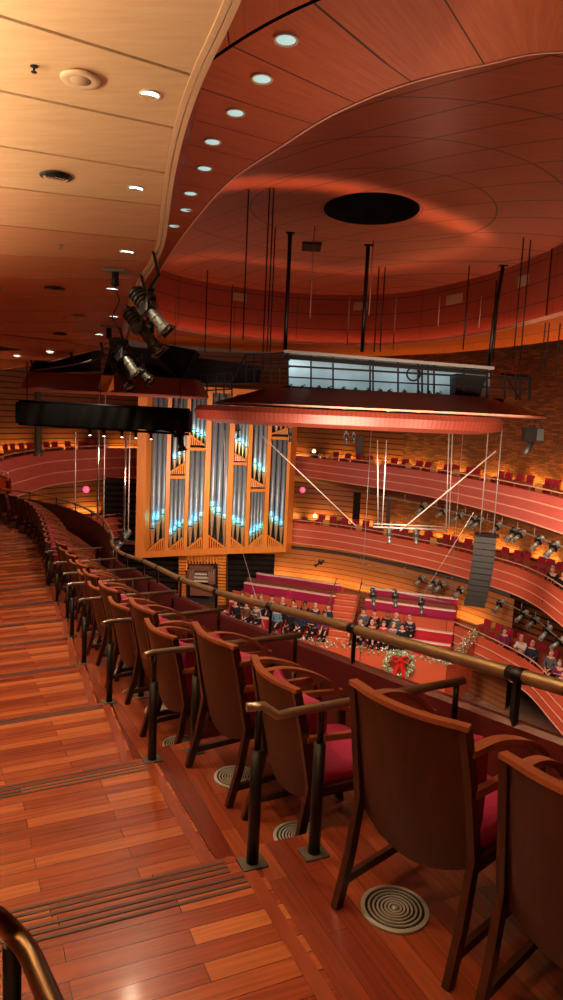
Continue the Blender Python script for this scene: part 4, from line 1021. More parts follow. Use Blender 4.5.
# person standing at the left end of the catwalk is read only as dark gear: small floods along the deck
def spot(loc, dr, L_, lab, group, name='stage_light', body=None, up=None, lens=None, yoke=True, cat='stage light', detail=10):
    """profile spotlight, loc = where its clamp grips, dr = beam direction, L_ = length of the lamp"""
    loc = Vector(loc); dr = Vector(dr).normalized(); t = thing(name, lab, cat, loc, 0, group)
    q = dr.to_track_quat('Z', 'X'); c = loc+Vector((0, 0, -.30*L_)); Mx = Matrix.Translation(c-loc) @ q.to_matrix().to_4x4()
    r = L_*.135
    fin = [(0, -.52*L_), (r*.55, -.52*L_), (r*.62, -.47*L_)]
    for k in range(4): z_ = (-.46+.07*k)*L_; fin += [(r*1.08, z_), (r*1.08, z_+.03*L_), (r*.86, z_+.035*L_), (r*.86, z_+.065*L_)]
    MB().lathe(fin+[(r*1.0, -.16*L_), (r*.8, -.10*L_), (0, -.10*L_)], detail, Mx, smooth=detail < 12).build('body', body or m_grey, t)
    MB().add([Mx @ Vector((a*r*1.1, b*r*.95, c*L_)) for c in (-.16, -.03) for a, b in ((-1, -1), (1, -1), (1, 1), (-1, 1))], [(0, 3, 2, 1), (4, 5, 6, 7), (0, 1, 5, 4), (1, 2, 6, 5), (2, 3, 7, 6), (3, 0, 4, 7)]).build('gate', m_black, t)
    MB().lathe([(0, -.06*L_), (r*.72, -.06*L_), (r*.72, .10*L_), (r*.84, .11*L_), (r*.84, .15*L_), (r*.74, .16*L_), (r*.74, .32*L_), (r*.98, .36*L_), (r*.98, .46*L_), (r*.88, .46*L_), (r*.86, .40*L_), (0, .40*L_)], detail, Mx, smooth=detail < 12).build('lens_barrel', body or m_grey, t)
    MB().add([Mx @ Vector((a*r*1.12, b*r*1.12, c*L_)) for c in (.44, .455) for a, b in ((-1, -1), (1, -1), (1, 1), (-1, 1))]+[Mx @ Vector((a*r*.9, b*r*.9, c*L_)) for c in (.44, .455) for a, b in ((-1, -1), (1, -1), (1, 1), (-1, 1))],
              [q_ for k in range(4) for q_ in ((k, (k+1) % 4, 4+(k+1) % 4, 4+k), (4+k, 4+(k+1) % 4, 12+(k+1) % 4, 12+k), (k, (k+1) % 4, 8+(k+1) % 4, 8+k), (8+k, 8+(k+1) % 4, 12+(k+1) % 4, 12+k))]).build('gel_frame', m_black, t)
    MB().lathe([(0, .41*L_), (r*.88, .41*L_), (r*.6, .44*L_), (0, .45*L_)], detail, Mx).build('lens', lens or m_glass, t)
    if yoke:
        sx = (q.to_matrix() @ Vector((0, 1, 0))); sx.z = 0
        if sx.length < .1: sx = Vector((1, 0, 0))
        sx.normalize(); mb = MB()
        for s in (-1, 1): mb.bar(sx*s*r*1.3+(c-loc), sx*s*r*1.1+Vector((0, 0, -.02*L_)), .025*L_*1.6, .03*L_*1.6)
        mb.bar(-sx*r*1.2+Vector((0, 0, -.02*L_)), sx*r*1.2+Vector((0, 0, -.02*L_)), .04*L_, .03*L_); mb.build('yoke', m_black, t)
        MB().box((0, 0, .03*L_), (.10*L_, .10*L_, .12*L_)).build('clamp', m_black, t)
    return t
m_grey = simple('dark_grey_lamp', (.022, .024, .023), .45, .1)
m_lgrey = simple('grey_lamp', (.075, .088, .08), .4, .4)
m_lgrey2 = simple('pale_grey_lamp', (.30, .36, .34), .4, .3)
m_glass = simple('lens_glass', (.25, .28, .28), .1, .6)
for i in range(15):
    x = 293+i*12.4+random.uniform(-2, 2); y = 388.5+(x-288)*.05
    spot(K(x, y-4, KY-.55), (random.uniform(-.6, .6), -.9, -.45), .42, '%s small black flood on the catwalk deck, from the left' % ordn[i], 'black floods on the catwalk', lens=m_glass, detail=8)
# poles and hanging cables
for (x0, y0, x1, y1, Y, r, lab) in ((285, 233, 285, 350, 26.5, .075, 'black pole hanging from the ceiling to the left end of the catwalk'), (363, 245, 362, 352, 27.5, .075, 'black pole hanging from the ceiling to the middle of the catwalk'),
                               (503, 266, 489, 366, 26.5, .075, 'slightly bent black pole at the right end of the catwalk'), (157, 262, 151, 352, 24.8, .09, 'black pole behind the hanging stage lights')):
    a, b = at(x0, y0, Y), at(x1, y1, Y); t = thing('hanging_pole', lab, 'pole', b, 0)
    pts = [a, a.lerp(b, .5)+Vector((-.06 if x0 == 503 else 0, 0, 0)), b] if x0 == 503 else [Vector((b.x, b.y, a.z)), b]
    MB().tube(pts, r, 8).build('pole', m_black, t, b)
    MB().box((pts[0].x, pts[0].y, pts[0].z), (.32, .2, .05)).build('ceiling_plate', m_black, t, b)
m_cabpale = simple('pale_cable', (.26, .16, .12), .6)
CAB = [(263, 177, 352, 0), (267, 178, 352, 0), (270, 228, 352, 0), (310, 226, 318, 1), (347, 297, 346, 1), (369, 240, 315, 1), (374, 267, 352, 0), (380, 267, 352, 0), (393, 297, 350, 1), (463, 265, 350, 0), (438, 296, 326, 1), (479, 296, 328, 1),
       (513, 228, 365, 0), (520, 227, 365, 0), (545, 233, 372, 0), (555, 229, 380, 0), (490, 280, 362, 0), (493, 280, 362, 0), (541, 248, 372, 0), (175, 283, 352, 1), (205, 270, 352, 0), (230, 285, 352, 0), (243, 180, 340, 0)]
for i, (x, y0, y1, wht) in enumerate(CAB):
    Y = 27.5 if y0 > 200 else 24.5; a = at(x, y0, Y); b = at(x, y1, Y)
    tag(MB().tube([Vector((b.x, b.y, a.z)), b], .022 if wht else .026, 6).build('hanging_cable', m_cabpale if wht else m_black, None, b), 'thin %s cable hanging from the dome ceiling above the catwalk' % ('pale' if wht else 'dark'), 'cable', 'pale hanging cables' if wht else 'dark hanging cables')
# pale and dark ports in the dome
def dome_z(x, y):
    best = None
    for k in range(40):
        pass
    d = hypot(x-DOME_C.x, y-DOME_C.y); a = atan2(y-DOME_C.y, x-DOME_C.x)
    R_ = min(range(len(ed)), key=lambda i: abs((atan2(ed[i].y-DOME_C.y, ed[i].x-DOME_C.x)-a+pi) % (2*pi)-pi)); R_ = hypot(ed[R_].x-DOME_C.x, ed[R_].y-DOME_C.y)
    t = max(0, min(1, (d-HR*1.08)/(R_-HR*1.08))); return 8.25+.95*(1-t*t)
def on_dome(px, py):
    z = 8.9
    for _ in range(12): p = atz(px, py, z); z = z*.5+.5*dome_z(p.x, p.y)
    return atz(px, py, z-.015)
PORT = [(296, 137.5, 0), (304.5, 131, 0), (292, 139, 0), (378, 183, 0), (460, 162.5, 0), (469, 157, 0), (447, 198, 0), (488, 213.5, 0), (262, 178, 0), (266, 176.5, 0), (315, 179, 0), (512, 228, 0), (520, 227, 0), (546, 233, 0), (556, 229.5, 0), (456, 233, 0), (450, 237, 0), (445, 239, 0), (254, 203, 0), (265, 204, 0), (272, 200, 0),
        (490, 280, 0), (493, 280, 0), (374, 267, 0), (381, 267, 0), (500, 252, 0), (495, 252.5, 0), (460, 265, 0), (450, 266, 0), (454, 264.5, 0), (541, 249, 0), (560, 107, 0), (563, 108, 0), (396, 252, 0), (246, 230, 0), (252, 227, 0), (520, 129, 1), (452, 166, 1), (326, 238.5, 1), (326, 245.5, 1), (491, 245, 1)]
for i, (x, y, k) in enumerate(PORT):
    p = on_dome(x, y)
    if k: tag(MB().lathe([(0, -.06), (.07, -.06), (.13, -.02), (.13, .02), (0, .02)], 14).build('dome_downlight', m_downr, None, p), 'small pale round light in the dome ceiling', 'ceiling light', 'pale round lights in the dome')
    else: tag(MB().lathe([(0, -.04), (.10, -.04), (.11, .02), (0, .02)], 12).build('cable_port', m_dark, None, p), 'small black cable port in the dome ceiling', 'ceiling port', 'black cable ports in the dome')
p = on_dome(311.5, 247); tag(MB().box(p, (.85, 1.4, .08)).build('dome_hatch', m_dark, None, p), 'square black hatch in the dome ceiling left of the big round opening', 'hatch')
for x, y, w in ((236, 297, 14), (345, 300, 0), (451, 299, 22), (530, 281, 14), (354, 306, 14), (433, 367, 0)):
    if not w: continue
    best = min(range(len(ed)), key=lambda i: (abs(proj(ed[i]+Vector((0, 0, 7.5)))[0]-x) if ed[i].y > 20 else 9e9))
    e = ed[best]; n_ = (ed[best-1]-ed[(best+1) % len(ed)]).normalized(); q = at(x, y, e.y)
    z = q.z; cpos = Vector((e.x, e.y, z))+(DOME_C-e).normalized()*.05
    cpos.z = z; tag(MB().box((0, 0, 0), (w*.055, .05, .42), Matrix.Rotation(atan2(n_.y, n_.x), 3, 'Z')).build('wall_grille', simple('pale_grille', (.30, .20, .13), .7), None), 'small rectangular beige grille high on the curved drum wall', 'grille', 'beige grilles on the drum wall').location = cpos

# unseen light strips added below the dome to imitate bands of reflected light
for band, pw, wd in (([(165, 196), (215, 186), (262, 183), (310, 184), (352, 189), (392, 201), (432, 216), (482, 236)], 34, .12), ([(170, 262), (215, 256), (262, 262), (310, 270), (360, 274), (410, 266), (450, 254), (490, 240)], 11, .3)):
    for (xa, ya), (xb, yb) in zip(band, band[1:]):
        a, b = on_dome(xa, ya), on_dome(xb, yb); c = (a+b)/2-Vector((0, 0, 1.15)); d = (b-a); d.z = 0; L_ = d.length; d.normalize()
        q = lamp('AREA', c, DOM_P*pw*L_/3, (1.0, .40, .22), None, size=L_*1.02, size_y=wd, shape='RECTANGLE', spread=radians(95))
        zz = Vector((0, 0, -1)); q.rotation_euler = Matrix((d, zz.cross(d), zz)).transposed().to_euler()
# black draped lighting truss at left
TY = 20.0; a, b = at(19, 402, TY), at(190, 411, TY); o3 = (a+b)/2
t = thing('draped_truss', 'long lighting truss wrapped in black cloth in front of the organ', 'truss', o3)
rows = []
for j, z in enumerate((0, -.2, -.42, -.60)):
    r = []
    for i in range(61):
        f = i/60; p = a.lerp(b, f); r.append(Vector((p.x, p.y-.25-.03*sin(i*1.3+j)-.02*sin(i*.7), p.z+z+(.015*sin(i*.9) if j == 3 else 0))))
    rows.append(r)
back = [[Vector((p.x, p.y+.55, p.z)) for p in r] for r in rows]
m_drape = simple('black_drape', (.006, .007, .009), .85, spec=.2, bump=.3, scale=5)
mb = MB().grid(rows).grid(back).grid([rows[0], back[0]]).grid([[r[0] for r in rows], [r[0] for r in back]]).grid([[r[-1] for r in rows], [r[-1] for r in back]])
mb.build('drape', m_drape, t, o3, fix=False)
mb = MB().tube([a+Vector((0, 0, .03)), b+Vector((0, 0, .03))], .04, 8); mb.tube([a+Vector((0, 0, -.62)), b+Vector((0, 0, -.66))], .035, 8); mb.build('pipes', m_black, t, o3)
for x in (27, 100, 180): p = at(x, 404, TY); MB().tube([p, p+Vector((0, 0, 1.2))], .015, 5).build('hanging_wire', m_black, t, o3)
for i, (x, y) in enumerate(((90, 427), (104, 428), (122, 429), (136, 430), (151, 431))):
    spot(at(x, y-1, TY), (.15, -.5, -1), .38, '%s small lamp under the black draped truss, from the left' % ordn[i], 'small lamps under the black draped truss', body=m_grey, lens=m_downw, detail=8)
spot(at(180, 428, TY-.3), (.25, -.2, -1), .85, 'black spotlight at the right end of the draped truss', 'small lamps under the black draped truss', body=m_grey)
for i, (x, y0, y1, Y) in enumerate(((75, 432, 506, 24), (97.5, 388, 520, 24), (103.5, 392, 522, 24), (124, 428, 536, 24), (128, 432, 536, 24))):
    a, b = at(x, y0, Y), at(x, y1, Y); tag(MB().tube([Vector((b.x, b.y, a.z)), b], .035 if i in (1, 3) else .02, 6).build('hanging_rod', m_chrome if i in (1, 3) else m_steel, None, b), '%s of the pale rods hanging left of the organ, from the left' % ordn[i], 'rod', 'pale rods hanging left of the organ')
spot(at(122, 533, 24), (-.5, -.3, -.8), .9, 'grey stage light on the rod end beside the kink of the handrail', 'hanging stage lights', body=m_lgrey)
# dark column behind the left truss
p = at(38, 456, 33.0); q = at(38, 384, 33.0); t = thing('round_column', 'dark round column on the left upper tier behind the draped truss', 'column', (p.x, p.y, p.z))
MB().lathe([(.22, 0), (.22, .2), (.16, .25), (.16, q.z-p.z+.9), (0, q.z-p.z+.9)], 20).build('shaft', simple('dark_column_paint', (.05, .05, .03), .5), t)

# lights hung from the curved pipe on the edge of the near ceiling
pp = [on_soffit(152, 252), on_soffit(140, 275), on_soffit(126, 305), on_soffit(119, 328), on_soffit(100, 343), on_soffit(70, 352), on_soffit(30, 360)]
pp = [p+Vector((.12, 0, -.34)) for p in pp]; pc = cr(pp, 6)
t = thing('lighting_pipe', 'curved dark lighting pipe hung under the edge of the near ceiling', 'pipe', pp[2])
MB().tube(pc, .03, 8).build('pipe', m_black, t, pp[2])
for q in pp: MB().bar(q, q+Vector((-.1, 0, .36)), .11, .04).build('hanger', m_black, t, pp[2])
spot(pp[1]+Vector((.15, -.3, -.03)), (.55, -.15, -.62), 1.02, 'grey profile spotlight, the highest of the cluster hanging from the near ceiling edge', 'spotlights on the curved pipe', body=m_lgrey, detail=20)
spot(pp[1]+Vector((-.10, .4, -.30)), (.62, -.1, -.72), 1.05, 'black profile spotlight beside the highest grey one under the ceiling edge', 'spotlights on the curved pipe', body=m_grey, detail=20)
spot(pp[3]+Vector((.1, -.2, -.05)), (.6, -.2, -.8), 1.1, 'lower grey spotlight of the cluster below the ceiling edge', 'spotlights on the curved pipe', body=m_lgrey, detail=16)
spot(pp[3]+Vector((-.15, .5, -.35)), (.6, -.4, -.9), 1.1, 'lowest black spotlight of the cluster below the ceiling edge', 'spotlights on the curved pipe', body=m_grey, detail=16)
spot(pp[3]+Vector((.35, .2, -.30)), (.7, -.3, -.6), 1.0, 'short grey spotlight tucked right of the lower cluster', 'spotlights on the curved pipe', body=m_lgrey, detail=16)
for i, (x, y) in enumerate(((115.5, 271), (109, 327))):
    p = on_soffit(x, y); t = thing('pendant_fitting', ['upper', 'lower'][i]+' small black fitting with a dangling cable under the ceiling', 'fitting', p)
    MB().box((0, 0, -.01), (.35, .35, .03)).build('plate', m_steel, t); MB().lathe([(.0, 0), (.06, -.02), (.07, -.25), (0, -.28)], 12).build('socket', m_black, t)
    MB().tube([(0, 0, -.27), (.08, 0, -.5), (-.05, 0, -.8), (.1, .1, -1.05)], .012, 6).build('cable', m_black, t)

# ================================================================== HANGING ARRAY, BARS AND WIRES
AY = 26.0
m_cab = simple('array_cabinet', (.028, .032, .03), .5); m_cabg = simple('array_grille', (.025, .028, .028), .7)
t0 = at(486.5, 536, AY); arr = thing('line_array', 'curved column of black line array loudspeakers hanging over the stage', 'loudspeaker', t0)
z = 0; y_ = 0; x_ = 0; ang = 0
for i in range(12):
    ang = radians(-2-1.6*i*.9-(.0 if i < 6 else (i-5)*2.2)); h = .225
    R = Matrix.Rotation(radians(-25), 3, 'Z') @ Matrix.Rotation(-ang*1.0, 3, 'X')
    c = Vector((x_, y_, z-h/2)); cab = MB()
    vs = [R @ Vector((sx*.40*(1 if sy < 0 else .8), sy*.27, sz*(h*.48 if sy < 0 else h*.42))) for sz in (-1, 1) for sy in (-1, 1) for sx in (-1, 1)]
    cab.add([v+c for v in vs], [(0, 2, 3, 1), (4, 5, 7, 6), (0, 1, 5, 4), (2, 6, 7, 3), (0, 4, 6, 2), (1, 3, 7, 5)])
    cb = cab.build('cabinet', m_cab, arr)
    MB().box(c+R @ Vector((0, -.276, 0)), (.70, .012, h*.8), R).build('grille', m_cabg, cb)
    d = R @ Vector((0, 0, -h*1.04)); x_ += d.x-.012*i*.45; y_ += d.y; z += d.z
MB().box((0, 0, .06), (.8, .55, .07)).build('flying_frame', m_black, arr)
for sx, sx2 in ((-.25, .1), (.25, .45)): MB().tube([Vector((sx, 0, .08)), Vector((sx, 0, 4.3))], .022, 6).build('flying_cable', m_steel, arr)
# lighting bars hung over the stage
bar = thing('lighting_bar', 'thin pale lighting bar hung on long rods in front of the middle tier', 'lighting bar', at(410, 528, AY))
bo = bar.location.copy(); aa, bb = at(373, 527, AY), at(447, 530, AY)
MB().tube([aa, bb], .035, 6).build('bar', m_steel, bar, bo); MB().tube([aa+Vector((0, 0, .12)), bb+Vector((0, 0, .12))], .025, 6).build('bar', m_steel, bar, bo)
for x0, x1 in ((377.5, 378), (386.5, 382), (449, 446), (452.5, 449)):
    a = at(x0, 433 if x0 > 400 else 440, AY); b = at(x1, 528, AY); MB().tube([a, b], .022, 6).build('suspension_rod', m_steel, bar, bo)
for x, y, i in ((389.5, 531, 0), (416.5, 532, 1)): spot(at(x, y, AY-.1), (.05, -.25, -1), .62, ['left', 'right'][i]+' boxy grey lamp under the pale lighting bar', 'boxy lamps on the lighting bars', body=m_lgrey)
for i, (x, y) in enumerate(((373.5, 592), (395.5, 593), (421.5, 600))): spot(at(x, y, 30), (.1, -.3, -1), .85, '%s boxy grey lamp hanging before the upper right loft bench' % ['left', 'middle', 'right'][i], 'boxy lamps hanging before the loft', body=m_lgrey)
b2 = thing('lighting_bar', 'pale lighting bar crossing in front of the upper right loft bench', 'lighting bar', at(400, 591, 30)); bo = b2.location.copy()
MB().tube([at(362, 585, 30), at(450, 603, 30)], .03, 6).build('bar', m_steel, b2, bo)
MB().tube([at(362, 585, 30), at(362, 585, 30)+Vector((0, 0, 7.5))], .012, 5).build('suspension_wire', m_steel, b2, bo); MB().tube([at(450, 603, 30), at(450, 603, 30)+Vector((0, 0, 7.5))], .012, 5).build('suspension_wire', m_steel, b2, bo)
m_wire = simple('bright_wire', (.40, .37, .32), .5, .2)
for (x0, y0, Y0, x1, y1, Y1, r, lab) in ((400, 531, 26, 496, 451, 25, .028, 'bright diagonal bar rising right above the pale lighting bar'), (262, 436, 25, 356, 526, 26, .022, 'thin diagonal wire falling from the organ to the lighting bar'),
        (474, 512, 24, 395, 640, 30, .008, 'very thin diagonal wire falling left past the loudspeaker column'), (243, 553, 33, 268, 640, 31, .014, 'thin wire falling in front of the magenta benches under the organ'), (224, 430, 26, 228, 612, 30, .010, 'thin wire hanging straight in front of the organ')):
    a, b = at(x0, y0, Y0), at(x1, y1, Y1); tag(MB().tube([a, b], r, 6).build('tension_wire', m_wire, None, b), lab, 'wire')
# lamps under the canopy
for i, (x, y, L_) in enumerate(((238, 427, .5), (290.5, 431, .5), (346.5, 433, .5), (354, 434, .4))): spot(at(x, y, 25), (.1, -.3, -1), L_, '%s small black lamp under the lower canopy drum, from the left' % ordn[i], 'small black lamps under the canopy drum', body=m_grey)
cs = thing('flood_case', 'black box light with a spot hanging under the right tip of the canopy', 'stage light', at(533, 427, 24)); c = cs.location.copy()
MB().box(c+Vector((0, 0, -.25)), (.62, .4, .48)).build('box', m_dark, cs, c); MB().box(c+Vector((.2, -.21, -.25)), (.22, .02, .4)).build('grille', m_lgrey, cs, c)
for s in (-.25, .05, .3): MB().tube([c+Vector((s, 0, 0)), c+Vector((s*.6, 0, .28))], .015, 6).build('hanger', m_black, cs, c)
MB().tube([c+Vector((-.05, -.1, -.5)), c+Vector((-.25, -.2, -.95))], .10, 10).build('spot_barrel', m_grey, cs, c)
# fixtures along the front of the tiers at right
FIX = [(421.5, 504, -1.9, 'U'), (442, 507, 0, 'U'), (458, 509, 0, 'U'), (472, 511, 0, 'U'), (478, 513, 0, 'U'), (496, 518, 0, 'U'), (513, 524, 0, 'U'), (519, 526, 0, 'U'), (538, 531, 0, 'U'), (553, 539, 0, 'U'),
       (420, 576, 0, 'M'), (433, 577, 0, 'M'), (440, 579, 0, 'M'), (459, 585, 0, 'M'), (499, 601, 0, 'M'), (522, 611, 0, 'M'), (533, 620, 0, 'M'), (546, 629, 0, 'M'), (558, 640, 0, 'M')]
for w, c, z, nmv in (('U', UPC, -2.72, 'upper'), ('M', MDC, -6.85, 'middle')):
    NN = normals(c); sel = [p+n*.15+Vector((0, 0, z-c[0].z)) for p, n in zip(c, NN)]
    sel = [p for p in sel if p.y > 20 and proj(p)[0] > 360 and p.x > 0]
    t = thing('fixture_rail', 'long thin rail of stage lights below the %s far tier' % nmv, 'pipe', sel[len(sel)//2]); MB().tube(sel, .03, 6).build('rail_tube', m_steel, t, sel[len(sel)//2])
    mb = MB()
    for p in sel[::3]: mb.tube([p, p-Vector((0, 0, -.35))], .02, 5)
    mb.build('drop_rods', m_steel, t, sel[len(sel)//2])['kind'] = 'stuff'
    xs = [f[0] for f in FIX if f[3] == w]
    for i, x in enumerate(xs):
        p = min(sel, key=lambda q: abs(proj(q)[0]-x)); j = sel.index(p)
        if j+1 < len(sel) and j > 0:
            a, b = (sel[j-1], p) if (proj(p)[0]-x)*(proj(sel[j-1])[0]-x) < 0 else (p, sel[j+1])
            f = (x-proj(a)[0])/((proj(b)[0]-proj(a)[0]) or 1); p = a.lerp(b, max(0, min(1, f)))
        spot(p, (-.75+random.uniform(-.2, .2), -.35, -.55), .72+.12*random.random(), '%s stage light on the rail under the %s tier, from the left' % (ordn[i], nmv), 'stage lights below the %s tier' % nmv, body=m_lgrey2, detail=10)
spot(at(319.5, 560, 36), (-.6, -.3, -.3), .6, 'small black lamp hanging before the amber wall above the magenta benches', 'hanging stage lights', body=m_grey)

# ================================================================== SEATS ON THE FAR TIERS
m_seat = simple('red_seat_cloth', (.34, .008, .03), .75)
def make_seat():
    t = thing('theatre_chair', '', 'chair')
    rows = []
    for z, w, y0, y1 in ((.45, .23, .0, .06), (.9, .24, -.06, .0), (.95, .21, -.065, -.01)): rows.append([(-w, y0, z), (-w*.9, y1, z), (w*.9, y1, z), (w, y0, z), (w*.9, y0-.04, z), (-w*.9, y0-.04, z), (-w, y0, z)])
    mb = MB().grid(rows, smooth=False); mb.f.append([len(mb.v)-7+i for i in range(6)]); mb.build('backrest', m_seat, t)
    MB().box((0, .27, .43), (.46, .46, .1)).build('seat', m_seat, t)
    for s in (-1, 1): MB().box((s*.25, .2, .33), (.04, .42, .66)).build('side_frame', m_edge, t)
    return t
ST = make_seat(); sfirst = [True]; allseats = []
def seats(curve, off, dz, xs, xmin, lab, grp, side=1):
    NN = normals(curve); pts = [(p+n*off+Vector((0, 0, dz)), n) for p, n in zip(curve, NN)]
    lastp = None
    for i, x in enumerate(xs):
        c = [(abs(proj(p)[0]-x), k) for k, (p, n) in enumerate(pts) if p.y > 18 and (p.x > 0) == (side > 0) and proj(p)[2] > 5]
        k = min(c)[1]; best = None
        for a, b in ((k-1, k), (k, k+1)):
            if a < 0 or b >= len(pts): continue
            xa, xb = proj(pts[a][0])[0], proj(pts[b][0])[0]
            if (xa-x)*(xb-x) <= 0 and xa != xb: f = (x-xa)/(xb-xa); best = pts[a][0].lerp(pts[b][0], f); n = pts[a][1]
        if best is None: best, n = pts[k]
        if lastp is not None and (best-lastp).length < .58: best = lastp+(best-lastp).normalized()*.58
        lastp = best.copy()
        l = lab % ordn[i % 18] if '%s' in lab else lab
        rz = atan2(n.y, n.x)-pi/2
        if sfirst[0]: ST.location = best; ST.rotation_euler = (0, 0, rz); ST['label'] = l; ST['group'] = grp; sfirst[0] = False
        else: dup(ST, best, rz, l, grp)
seats(UPC, -1.75, -.60, [393, 404, 418, 427], 0, '%s red seat from the left on the upper far tier, middle stretch', 'red seats on the upper far tier')
seats(UPC, -1.75, -.60, [446, 454, 468, 475, 499, 507, 518, 528, 546, 554], 0, '%s red seat from the left on the upper far tier, right stretch', 'red seats on the upper far tier right')
seats(UPC, -1.75, -.60, [335, 347, 358, 369], 0, '%s dim red seat right of the organ on the upper far tier', 'dim red seats on the upper far tier')
seats(MDC, -1.75, -.60, [321, 332, 344, 355, 365, 375, 385, 395.5, 404, 415], 0, '%s red seat from the left on the middle far tier, middle stretch', 'red seats on the middle far tier')
seats(MDC, -1.75, -.60, [427, 445, 453, 467, 476, 503.6, 516, 525, 540, 548, 558], 0, '%s red seat from the left on the middle far tier, right stretch', 'red seats on the middle far tier right')
seats(UPC, -1.75, -.60, [6, 13, 22, 30, 47, 55, 68, 81, 92], 0, '%s red seat from the left on the left upper tier', 'red seats on the left upper tier', side=-1)
seats(LWC, -1.5, -.60, [486, 497, 508, 519, 530, 541, 552], 0, '%s dark red seat from the left on the lowest tier at right', 'red seats on the lowest far tier')
# yellow wooden seat-row ends catching the light
m_cream = simple('honey_wood_panel', (.70, .36, .08), .4)
for c, z, xs, nmv in ((UPC, -.55, (325, 334, 369, 385, 411, 437, 459, 486, 537), 'upper'), (MDC, -.55, (328, 358, 384, 436, 490), 'middle')):
    NN = normals(c)
    for i, x in enumerate(xs):
        k = min([k for k in range(len(c)) if c[k].y > 18 and c[k].x > 0], key=lambda k: abs(proj(c[k]-NN[k]*.9)[0]-x)); p = c[k]-NN[k]*.9+Vector((0, 0, -.35))
        tag(MB().box((0, 0, .25), (.42, .08, .62), Matrix.Rotation(atan2(NN[k].y, NN[k].x)-pi/2, 3, 'Z')).build('aisle_panel', m_cream, None), '%s honey coloured wooden end panel from the left on the %s far tier' % (ordn[i], nmv), 'panel', 'honey wood end panels, %s tier' % nmv).location = p
# exit-like magenta lamps
for x, y, Y, i in ((302.5, 490, 44.5, 0), (86, 489.5, 38, 1)):
    p = at(x, y, Y); tag(MB().lathe([(0, -.2), (.14, -.15), (.2, 0), (.14, .15), (0, .2)], 12).build('magenta_lamp', emit('magenta_glow', (1.0, .01, .22), .8), None), ['small glowing magenta lamp under the upper tier right of the organ', 'small glowing magenta lamp under the left upper tier'][i], 'lamp').location = p
for x, y, Y, lab in ((314, 451, 47, 'upper'), (315, 515.5, 46, 'middle')):
    p = at(x, y, Y); t = thing('wall_lamp', 'tiny yellow wall lamp behind the %s far tier beside the organ' % lab, 'lamp', p); MB().lathe([(0, -.12), (.1, -.1), (.12, .05), (0, .1)], 10).build('bulb', emit('yellow_bulb', (1, .75, .25), 8), t); MB().box((0, .1, 0), (.1, .1, .3)).build('bracket', m_brass, t)

# ================================================================== PEOPLE
def skin_mesh(name, V_, E_, Rr, root, lvl=1):
    me = bpy.data.meshes.new(name); me.from_pydata(V_, E_, []); o = bpy.data.objects.new(name, me); COL.objects.link(o)
    sk = o.modifiers.new('skin', 'SKIN'); sk.use_smooth_shade = True
    for i, r in enumerate(Rr): me.skin_vertices[0].data[i].radius = (r, r) if not isinstance(r, tuple) else r
    for d in me.skin_vertices[0].data: d.use_root = False
    me.skin_vertices[0].data[root].use_root = True
    sb_ = o.modifiers.new('sub', 'SUBSURF'); sb_.levels = lvl; sb_.render_levels = lvl
    dg = bpy.context.evaluated_depsgraph_get(); dg.update(); m2 = bpy.data.meshes.new_from_object(o.evaluated_get(dg))
    bpy.data.objects.remove(o); m2.name = name
    for p in m2.polygons: p.use_smooth = True
    return m2
def pose(lean, armk, turn):
    V_ = []; E_ = []; R_ = []
    def v(p, r, par=None):
        V_.append(p); R_.append(r)
        if par is not None: E_.append((par, len(V_)-1))
        return len(V_)-1
    L = lean
    pel = v((0, .0, .52), .14); sp = v((0, L*.35, .74), .125, pel); ch = v((0, L*.8, .93), .14, sp); nk = v((0, L*1.05, 1.07), .052, ch)
    hx = turn; jaw = v((hx*.02, L*1.2+.035, 1.15), .068, nk); hd = v((hx*.03, L*1.25+.012, 1.235), .086, jaw); tp = v((hx*.03, L*1.25-.005, 1.30), .06, hd)
    v((hx*.05, L*1.25+.108, 1.205), .014, hd)                         # nose
    marks = {'neck': nk, 'head': V_[hd]}; wr = []
    for s in (-1, 1):
        v((hx*.03+s*.09, L*1.25+.0, 1.215), .014, hd)                 # ear
        sh = v((s*.165, L*.85, 1.0), .065, ch)
        if armk == 0: el, wp = (s*.235, L*.6+.06, .76), (s*.09, L*.4+.30, .66)
        elif armk == 1: el, wp = (s*.245, L*.6+.10, .78), (s*.11, L*.4+.27, .86)
        else: el, wp = (s*.23, L*.6+.02, .76), (s*.14, .27, .62)
        e = v(el, .045, sh); w = v(wp, .030, e); wr.append(w)
        dx, dy, dz = [(wp[i]-el[i]) for i in range(3)]; q = sqrt(dx*dx+dy*dy+dz*dz); dx, dy, dz = dx/q, dy/q, dz/q
        pm = v((wp[0]+dx*.06, wp[1]+dy*.06, wp[2]+dz*.06-.005), .030, w)
        for k, ln in ((-1.5, .055), (-.5, .068), (.5, .064), (1.5, .048)):
            b = v((V_[pm][0]+dx*.035+s*k*.013, V_[pm][1]+dy*.035, V_[pm][2]+dz*.035-.004), .009, pm); v((V_[b][0]+dx*ln*.8, V_[b][1]+dy*ln*.8, V_[b][2]+dz*ln*.8-.022), .008, b)
        th = v((V_[pm][0]-s*.032, V_[pm][1]-.005, V_[pm][2]+.012), .010, pm); v((V_[th][0]-s*.008+dx*.03, V_[th][1]+dy*.03, V_[th][2]+.005), .009, th)
        hp = v((s*.09, .06, .50), .10, pel); kn = v((s*.115, .42, .50), .070, hp); an = v((s*.11, .44, .10), .042, kn); v((s*.115, .56, .045), .036, an)
    return V_, E_, R_, marks
def subset(V_, E_, R_, keep, grow):
    idx = {k: i for i, k in enumerate(keep)}
    return [V_[k] for k in keep], [(idx[a], idx[b]) for a, b in E_ if a in idx and b in idx], [R_[k]+grow for k in keep]
m_skinA = simple('skin_light', (.62, .34, .24), .55); m_skinB = simple('skin_brown', (.30, .14, .08), .55)
POSES = []; PSC = 1.14
